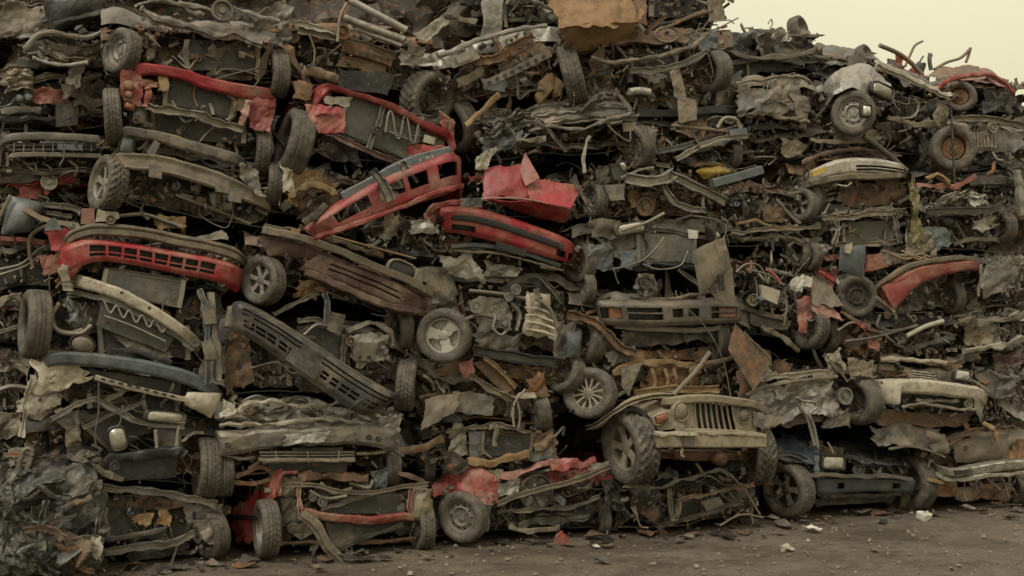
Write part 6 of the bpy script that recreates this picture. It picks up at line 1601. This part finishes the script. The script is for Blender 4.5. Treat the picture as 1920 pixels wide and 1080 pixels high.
# ================================================================== column G
DG = -.1
c = car('skyline wreck at the far right with a red arched wing over a dusty wheel', (1740, 160, 222, 1925, 145, 230), 'brown', DG + .1, layers=1, beams=(None, None), rad=False, clutter=1.0, under='black')
c.wheel(1800, 181, 31, face=225, rim='drum', rmat='rust', tyre='worn', d=-.05)
c.beam('red_arch', [(1755, 168), (1775, 152), (1800, 143), (1850, 140), (1880, 155), (1900, 175)], 9, 'red', -.12, 'hat', cr=.02)
c.sheet('red_bonnet', [(1770, 140), (1850, 132), (1890, 160), (1790, 148)], 'old_red', [.5, .5, -.05, -.05], .04)
c.sheet('dark_bonnet', [(1745, 135), (1830, 125), (1870, 138), (1760, 165)], 'brown', [.5, .5, .1, -.05], .05)
c.sheet('ragged_side', [(1845, 150), (1900, 175), (1905, 215), (1840, 205)], 'dark', .0, .08)
c = car('low red wreck on the skyline among the bent branches', (1660, 130, 165, 1745, 145, 175), 'red', DG + .5, layers=1, eng=False, clutter=.5)
c.sheet('red_panel', [(1690, 130), (1730, 135), (1735, 150), (1695, 145)], 'red', -.1, .06)
c.sheet('red_scrap', [(1672, 100), (1692, 110), (1690, 128), (1675, 125)], 'old_red', -.1, .07)
c = car('grey engine wreck at the right edge with a rusty hubbed wheel facing out', (1752, 222, 325, 1925, 228, 310), 'grey', DG, layers=1, beams=(None, None), rad=False, clutter=1.1)
c.wheel(1786, 278, 43, face=250, rim='drum', rmat='rust', tyre='worn', d=-.15)
c.beam('bumper', [(1790, 222), (1840, 222), (1880, 230), (1925, 240)], 12, 'tan', -.12, 'c', cr=.02)
c.sheet('engine_side', [(1805, 240), (1925, 245), (1925, 280), (1815, 282)], 'grey', -.1, .06, (34, 16))
for i in range(8): c.beam('cooling_rib', [(1820 + i * 6, 248), (1822 + i * 6, 276)], 3.5, 'tan', -.16)
c.disc('lamp', 1858, 240, 10, 'tan', -.2, .04)
c.sheet('wheel_arch', [(1775, 232), (1815, 236), (1822, 262), (1800, 255)], 'tan', -.24, .03, bulge=.05)
c.beam('hanging_pipe', [(1858, 285), (1868, 298), (1880, 300)], 3.5, 'pale', -.16, 'round')
c.beam('rusty_hook', [(1865, 300), (1860, 318), (1850, 328)], 6, 'rust', -.14, 'round')
c.wheel(1738, 290, 40, face=180, tyre='worn', d=.25)
t = Thing('upright_bar', 'thin dark bar standing in front of the rusty hubbed wheel', 'bar', 1790, 345, DG - .35)
t.tube('bar', [(1783, 205), (1786, 260), (1790, 345)], 2.2, 'dark', 0, k=8)
c = car('low dark wreck at the right edge with a long dull red sill', (1710, 325, 375, 1925, 335, 380), 'dark', DG, layers=1, clutter=.8, eng=False, beams=(None, None), rad=False)
c.beam('red_sill', [(1715, 350), (1760, 348), (1790, 350), (1825, 330)], 9, 'pink', -.12, cr=.03)
c.beam('dark_panel', [(1810, 340), (1860, 338), (1900, 345)], 18, 'dark', -.08, 'box', cr=.01)
c.beam('rusty_bracket', [(1735, 335), (1755, 330), (1770, 342), (1780, 352)], 6, 'ochre', -.14, cr=.03)
c.beam('pale_post', [(1903, 320), (1908, 360), (1912, 400)], 14, 'grey', -.2, 'flat', cr=.02)
c = car('wreck of bright torn metal strips with a black bumper, right edge at mid height', (1725, 370, 470, 1900, 365, 475), 'silver', DG, layers=2, clutter=1.4, beams=(None, None), rad=False, amp=.07)
c.beam('bumper', [(1735, 398), (1790, 395), (1850, 395), (1880, 380)], 13, 'dark', -.16, 'c', cr=.01)
c.sheet('torn_strip', [(1740, 370), (1800, 360), (1840, 372), (1750, 388)], 'silver', -.1, .09, (40, 18), pleat=.05)
c.sheet('bonnet_flap', [(1815, 355), (1840, 365), (1850, 385), (1825, 380)], 'silver', -.14, .06)
c.lamp(1778, 415, 26, 18, 0, 'dark', -.1, sq=1.0)
c.sheet('wheel_liner', [(1735, 425), (1775, 430), (1788, 460), (1745, 475)], 'bluegrey', -.1, .05)
c.sheet('foil', [(1830, 405), (1865, 400), (1860, 425), (1835, 425)], 'silver', -.1, .08)
c.beam('sill', [(1790, 462), (1820, 450), (1865, 452)], 8, 'tan', -.05, cr=.03)
c.wheel(1876, 428, 34, face=4, tyre='worn', d=.1, wide=1.1)
c.wheel(1854, 438, 24, face=4, tyre='worn', d=.25)

c = car('wreck with a long curved red bumper and a small black wheel, right side', (1560, 470, 585, 1845, 490, 590), 'old_red', DG, layers=1, beams=(None, None), rad=False, clutter=1.2)
c.wheel(1605, 555, 40, face=248, rim='steel', rmat='dark', tyre='worn', d=-.05)
c.beam('bumper_top', [(1636, 552, -.05), (1665, 522), (1700, 500), (1750, 488), (1800, 484), (1836, 490, .1)], 9, 'tan', -.24, 'bump', .06, cr=.006)
c.band('bumper_cover', [(1640, 548, -.1), (1668, 522), (1705, 502), (1755, 492), (1810, 488), (1840, 492, .1)], [(1672, 586, -.1), (1695, 560), (1722, 536), (1765, 518), (1810, 508), (1840, 508, .1)], 'old_red', -.24, .05, .012)
c.sheet('bumper_end', [(1652, 538), (1712, 508), (1725, 528), (1675, 582)], 'old_red', [-.26, -.27, -.3, -.28], .01, (18, 14), bulge=.03)
c.beam('bumper_lip', [(1640, 556), (1658, 570), (1675, 585)], 6, 'tan', -.28)
c.sheet('slam_panel', [(1720, 490), (1800, 478), (1830, 488), (1740, 500)], 'pink', [.1, .1, -.2, -.2], .03)
c.beam('bumper_drop', [(1836, 495), (1838, 525), (1834, 555)], 5, 'tan', -.1)
c.sheet('red_wing', [(1625, 478), (1655, 475), (1665, 500), (1620, 510)], 'old_red', -.1, .02)
c.sheet('grey_flap', [(1576, 462), (1622, 458), (1618, 522), (1572, 505)], 'bluegrey', -.3, .012, (14, 14), bulge=.04)
c.slab('tan_tab', [(1585, 458), (1598, 455), (1594, 475), (1583, 473)], 'cream', -.36, .01)
c.sheet('red_inner', [(1530, 500), (1572, 505), (1560, 535), (1535, 520)], 'old_red', .05, .04)
c.beam('chassis', [(1535, 510), (1560, 525), (1555, 540)], 8, 'red', -.05)
c.sheet('bundle', [(1650, 465), (1740, 462), (1730, 490), (1670, 498)], 'tan', -.05, .09, (34, 18))
for i in range(6): c.tube('loose_straw', [(1655 + i * 12, 470 + (i % 3) * 5), (1690 + i * 10, 478 + (i % 2) * 8), (1720 + i * 6, 470 + i * 3)], 1.8, 'ochre' if i % 2 else 'tan', -.2)
c.wheel(1785, 558, 32, face=2, tyre='worn', d=.1)
t = Thing('mossy_strip', 'ragged strip of mossy yellow green matting hanging at the upper right', 'matting', 1722, 465, DG - .2)
t.sheet('matting', [(1706, 345), (1718, 340), (1728, 470), (1710, 465)], 'moss', -.03, .05, (12, 40), fr=8, jag=.4)
t.sheet('matting', [(1705, 420), (1728, 410), (1760, 480), (1700, 478)], 'tan', .02, .06, (16, 20), fr=7)

c = car('dark wreck with flat black bonnet and torn red scraps, below the curved red bumper', (1580, 590, 675, 1800, 585, 680), 'black', DG, layers=1, clutter=1.3, beams=(None, None), rad=False)
c.sheet('bonnet', [(1650, 585), (1730, 575), (1770, 612), (1680, 622)], 'dark', [.3, .3, -.1, -.1], .02)
c.tube('pale_bar', [(1700, 630), (1735, 612), (1768, 602)], 4.5, 'pale', -.16, k=8)
c.sheet('red_scrap', [(1600, 598), (1625, 608), (1655, 632), (1622, 625)], 'red', -.14, .05)
c.sheet('red_scrap', [(1625, 625), (1655, 630), (1650, 655), (1635, 650)], 'old_red', -.1, .05)
c.beam('maroon_rail', [(1575, 585), (1600, 598), (1630, 612)], 7, 'maroon', -.12)
for p in ([(1570, 620), (1600, 605), (1640, 622), (1690, 618)], [(1585, 640), (1640, 632), (1720, 610)], [(1650, 590), (1645, 612), (1665, 620)]): c.tube('cable', p, 3, 'dark', -.14)
c.beam('sill', [(1690, 655), (1740, 640), (1790, 630)], 9, 'dark', -.05, cr=.04)
c = car('grey engine wreck cut by the right edge, beside the end of the curved red bumper', (1838, 480, 575, 1925, 475, 570), 'grey', DG, layers=2, clutter=1.2)
c.sheet('engine_side', [(1840, 505), (1915, 500), (1910, 545), (1845, 550)], 'grey', -.1, .07, (28, 18))
c = car('pale tangled wreck cut by the right edge below the grey engine', (1800, 590, 670, 1925, 580, 660), 'pale', DG, layers=3, clutter=1.5, amp=.08, rad=False)
c.beam('crushed_edge', [(1795, 605), (1850, 602), (1920, 590)], 11, 'tan', -.12, cr=.05)
c.beam('crushed_edge', [(1810, 655), (1860, 650), (1920, 635)], 11, 'pale', -.12, cr=.05)
c.sheet('engine_side', [(1805, 612), (1870, 608), (1870, 645), (1815, 650)], 'tan', -.08, .09)
c = car('dark twisted wreck at the right edge beside the cream bumper', (1830, 690, 800, 1925, 685, 800), 'dark', DG + .1, layers=3, clutter=1.4)
c.sheet('twisted_sheet', [(1835, 695), (1900, 690), (1915, 740), (1840, 745)], 'grey', -.1, .09, (30, 20))
c.sheet('maroon_sheet', [(1860, 665), (1920, 655), (1920, 690), (1870, 695)], 'maroon', -.05, .06)

c = car('cream wreck with a thick wraparound bumper and square headlight, lower right', (1600, 680, 780, 1845, 690, 790), 'cream', DG, layers=2, beams=(None, None), rad=False, clutter=1.0, under='brown')
c.band('bumper', [(1626, 716, .3), (1640, 712, .05), (1690, 710, -.12), (1740, 712), (1800, 719), (1838, 726, -.1), (1850, 742, .2)], [(1632, 742, .3), (1645, 740, .05), (1690, 738, -.12), (1740, 740), (1800, 746), (1836, 752, -.1), (1848, 765, .2)], 'cream', -.19, .05, .012)
c.sheet('bumper_corner', [(1625, 712), (1692, 712), (1688, 758), (1635, 755)], 'cream', [.15, -.2, -.22, .1], .02, (20, 16), bulge=.07)
c.sheet('bumper_corner', [(1828, 732), (1846, 740), (1840, 792), (1826, 770)], 'pale', [-.2, .1, .15, -.15], .02, bulge=.03)
c.slab('bumper_void', [(1715, 742), (1825, 750), (1818, 768), (1720, 760)], 'black', -.06, .03)
c.beam('lower_lip', [(1690, 762), (1740, 758), (1790, 765), (1825, 768)], 6, 'tan', -.18, 'round', cr=.015)
c.beam('fog_bar', [(1718, 750), (1760, 752), (1800, 756)], 6, 'steel', -.14, cr=.03)
c.disc('fog_lamp', 1813, 757, 9, 'tan', -.16, .04)
c.lamp(1805, 704, 32, 18, 8, 'chalk', -.2, sq=.3)
c.slab('grille_void', [(1700, 695), (1756, 698), (1756, 716), (1712, 714)], 'black', -.02, .03, 0)
for i in range(5): c.beam('grille_bar', [(1703 + i * 2, 697 + i * 4.2), (1728, 698 + i * 4.2), (1754, 700 + i * 4.2)], 2.4, 'pale', -.1)
c.beam('grille_surround', [(1697, 694), (1704, 706), (1714, 717)], 6, 'tan', -.12)
c.sheet('wing_front', [(1756, 695), (1790, 697), (1790, 716), (1758, 714)], 'tan', -.08, .02)
c.sheet('headlight_hole', [(1650, 690), (1698, 692), (1698, 712), (1655, 710)], 'brown', .02, .06)
c.beam('bonnet_edge', [(1650, 674), (1700, 672), (1760, 679), (1800, 690)], 9, 'cream', -.04, 'hat', cr=.02)
c.sheet('torn_wing', [(1595, 668), (1640, 672), (1642, 708), (1600, 700)], 'tan', -.12, .05)
c.sheet('bonnet', [(1640, 645), (1770, 648), (1800, 684), (1655, 678)], 'cream', [.9, .9, .0, .0], .05, (50, 30))
c.sheet('underside', [(1640, 770), (1820, 775), (1800, 800), (1640, 795)], 'brown', .1, .03)

dg = ground_d(1890, 946)
c = car('tan and rust wreck on the ground at the right edge with a dented chrome bumper', (1738, 815, 930, 1925, 800, 935), 'tan', dg, layers=2, beams=(None, None), rad=False, under='rust', clutter=.8, bay='rust')
c.band('bumper', [(1736, 850, .15), (1752, 866, -.1), (1785, 877), (1820, 872), (1870, 863), (1925, 858)], [(1745, 872, .15), (1760, 886, -.1), (1788, 895), (1822, 891), (1870, 883), (1925, 878)], 'chrome', -.24, .06, .02)
c.beam('bumper_lower', [(1745, 875, .1), (1765, 892, -.1), (1800, 898), (1860, 890), (1925, 885)], 8, 'pale', -.22, 'bump', .07, cr=.015)
c.slab('bumper_slot', [(1788, 882), (1822, 880), (1822, 888), (1790, 890)], 'black', -.31, .02, 0)
c.sheet('front_wing', [(1640, 800), (1760, 795), (1778, 840), (1650, 840)], 'grey', [.1, .05, -.1, -.1], .06, (40, 24))
c.beam('wing_edge', [(1665, 842), (1710, 836), (1750, 848), (1770, 858)], 4, 'tan', -.16, 'flat', cr=.01)
c.sheet('curled_arch', [(1735, 800), (1775, 815), (1778, 850), (1750, 850)], 'tan', -.16, .04, bulge=.06)
c.sheet('front_plate', [(1782, 828), (1890, 812), (1888, 862), (1790, 868)], 'tan', -.06, .02, (20, 12), bulge=.03)
c.disc('plate_hole', 1811, 840, 4.5, 'black', -.13, .01, prof=[(0, 1), (1, 1), (1, .02)], seg=12)
c.beam('top_rail', [(1770, 830), (1830, 808), (1900, 800)], 9, 'brown', -.1, 'c', cr=.03)
c.beam('rust_strip', [(1845, 795), (1862, 808), (1868, 825)], 8, 'ochre', -.16, cr=.02)
c.sheet('rusty_sill', [(1735, 905), (1790, 900), (1790, 935), (1735, 930)], 'rust', -.05, .04)
c.beam('lower_rail', [(1738, 900), (1770, 905), (1790, 910)], 6, 'ochre', -.12)
c.beam('hook', [(1805, 900), (1806, 925), (1812, 938)], 5, 'tan', -.16, 'round')
c.beam('hook', [(1828, 898), (1830, 912), (1826, 925)], 5, 'tan', -.16, 'round')
c.sheet('right_corner', [(1880, 830), (1925, 820), (1925, 870), (1885, 870)], 'rust', -.05, .06)
c.wheel(1905, 915, 30, face=0, tyre='worn', d=.1)
c.sheet('valance', [(1790, 915), (1900, 905), (1890, 935), (1800, 940)], 'brown', .05, .04)

# ================================================================== loose things
t = Thing('bent_branch', 'thick bent bar sloping down on the skyline at the upper right', 'bar', 1725, 140, DG + .2)
t.tube('bar', [(1649, 85), (1680, 98), (1705, 115), (1727, 138)], 4.5, 'brown', 0, k=8)
t = Thing('bent_branch', 'thin forked rod standing up on the skyline at the upper right', 'rod', 1700, 125, DG + .2)
t.tube('rod', [(1697, 125), (1708, 100), (1716, 85), (1730, 77)], 2.4, 'brown', 0)
t = Thing('bent_branch', 'short dark stub upright on the skyline left of the hooked rod', 'rod', 1745, 130, DG + .2)
t.tube('rod', [(1746, 132), (1743, 115), (1744, 100)], 4, 'dark', 0)
t.tube('rod_end', [(1740, 108), (1748, 104)], 2, 'dark', 0)
t = Thing('bent_branch', 'long rod with a hooked end standing out highest at the far right skyline', 'rod', 1760, 130, DG + .2)
t.tube('rod', [(1752, 130), (1775, 117), (1800, 109), (1815, 96), (1820, 90)], 3, 'brown', 0)
t.tube('hooked_end', [(1820, 90), (1816, 104), (1811, 117)], 2.6, 'brown', 0)

def on_ground(px, py):
    r = ray(px, py); p = np.array([0, 0, EYE]) + r * (-EYE / r[2])
    return p
t = Thing('plastic_shard', 'crumpled red plastic shard on the ground in front of the low red wreck', 'shard', 1055, 1018, ground_d(1055, 1020))
t.sheet('shard', [(1042, 1003), (1052, 993), (1072, 1018), (1040, 1018)], 'pink', 0, .03, (18, 14))
t.sheet('fold', [(1050, 994), (1060, 1000), (1074, 1020), (1052, 1018)], 'old_red', -.06, .02, (12, 10))
t = Thing('rubble_block', 'broken white block on the ground in front of the dark blue car', 'block', 1733, 974, ground_d(1733, 975))
g = Geo(); U, V = np.meshgrid(np.linspace(0, 2 * math.pi, 20, endpoint=False), np.linspace(-1.57, 1.57, 12), indexing='ij')
sg = lambda x: np.sign(x) * np.abs(x) ** .4
k_ = ms_px(1733, 974, t.d)
P = np.stack([11 * k_ * sg(np.cos(U)) * sg(np.cos(V)), .07 * sg(np.sin(V)), 7 * k_ + 8 * k_ * sg(np.sin(U)) * sg(np.cos(V))], -1)
g.grid(crumple(P, .03, 8, 4), cu=True)
t.put('block', g, 'rubble', 20)
t.sheet('chipped_top', [(1726, 960), (1738, 957), (1742, 964), (1727, 967)], 'rubble', -.05, .02, (8, 8))
# scattered scraps one can pick out on the ground
spots = [(1522, 994, 'small curled white scrap nearest the broken white block', 'rubble', 11), (1445, 972, 'white chip beside the tyre of the dark blue car', 'rubble', 8), (1365, 1010, 'dark rag-like scrap on the ground before the flattened black car', 'dark', 9),
         (1132, 1020, 'black lump of scrap on the ground right of the red shard', 'black', 15), (1118, 1026, 'pale chip against the black lump of scrap', 'rubble', 5), (1287, 1009, 'flat tan scrap on the ground below the flattened black car', 'tan', 9),
         (1130, 1055, 'grey lump of scrap low in the middle of the ground', 'grey', 10), (1475, 1030, 'pale leaf-like scrap on the open ground below the curled white scrap', 'pale', 8), (1640, 1034, 'dull scrap lying alone at the right of the open ground', 'tan', 6), (1895, 972, 'dark scrap on the ground at the right edge', 'dark', 9),
         (192, 1062, 'tan flattened scrap on the ground beside the green bale', 'tan', 15), (375, 1058, 'small grey chip on the ground beneath the open brown wreck', 'grey', 6), (1345, 985, 'white glinting chip beneath the flattened black car', 'rubble', 4), (1815, 955, 'pale scrap in front of the tan and rust wreck', 'pale', 7)]
for i, (px, py, lab, m, r) in enumerate(spots):
    t = Thing('metal_scrap', lab, 'scrap', px, py, ground_d(px, py), 'scraps on the ground')
    k = ms_px(px, py, t.d)
    U, V = np.meshgrid(np.linspace(-1, 1, 12), np.linspace(-1, 1, 10), indexing='ij')
    P = np.stack([U * r * k, V * r * k * 1.6, r * k * (.35 + .3 * np.abs(U * 1.2 + .4 * V))], -1)
    t.put('scrap_piece', Geo().plate(crumple(P, r * k * .5, .35 / (r * k), i), .006), m, 25)
# chips and grit
def grit():
    R = random.Random(4)
    g1, g2 = Geo(), Geo()
    for i in range(1000):
        px, py = R.uniform(150, 1920), R.uniform(950, 1080)
        p = on_ground(px, py)
        w = (p - ORG) @ EN
        if w > .3: continue
        s = R.choice([.004, .005, .006, .008, .012, .018]) * R.uniform(.7, 1.3)
        g = g2 if R.random() < .08 else g1
        Rm = rotm('Z', R.uniform(0, 3)) @ rotm('X', R.uniform(0, 3))
        g.box((p[0], p[1], s * .3), (s, s * R.uniform(.3, 1), s * R.uniform(.2, .5)), Rm)
    for g, m, l in ((g1, 'brown', 'dull grit and small chips strewn over the ground'), (g2, 'pale', 'pale glass and plastic chips strewn over the ground')):
        o = link('gravel', g.mesh('gravel', m, 20)); o['kind'] = 'stuff'; o['label'] = l; o['category'] = 'gravel'
grit()
def litter():
    R = random.Random(9)
    gs = [Geo(), Geo(), Geo()]
    for i in range(170):
        px = R.uniform(190, 1925)
        u = wp(px, 900, 0)[0]
        dd = -.05 - abs(R.gauss(0, .28)) + float(np.interp(px, [200, 500, 860, 1300, 1475, 1900], [ground_d(392, 1049), ground_d(500, 1047), ground_d(862, 1019), ground_d(1300, 995), ground_d(1475, 972), ground_d(1890, 946)]))
        p = ORG + EU * u + EN * dd
        sz = R.choice([.015, .02, .03, .045, .07]) * R.uniform(.7, 1.2)
        U, V = np.meshgrid(np.linspace(-1, 1, 5), np.linspace(-1, 1, 5), indexing='ij')
        Q = np.stack([U * sz * R.uniform(.5, 1.6), V * sz, sz * (.3 + .3 * np.abs(U + R.uniform(-.5, .5) * V))], -1)
        a = R.uniform(0, 6.28)
        Rm = rotm('Z', a)
        R.choice(gs).plate(crumple(Q @ Rm.T + p, sz * .5, .3 / sz, i), .004)
    for g, m, l in zip(gs, ('dark', 'brown', 'grey'), ('dark', 'brown', 'grey')):
        o = link('debris', g.mesh('debris', m, 25)); o['kind'] = 'stuff'; o['category'] = 'debris'; o['label'] = l + ' bits of litter spilled on the ground along the foot of the pile'
litter()
assert len(set(LABELS)) == len(LABELS), [l for l in LABELS if LABELS.count(l) > 1]
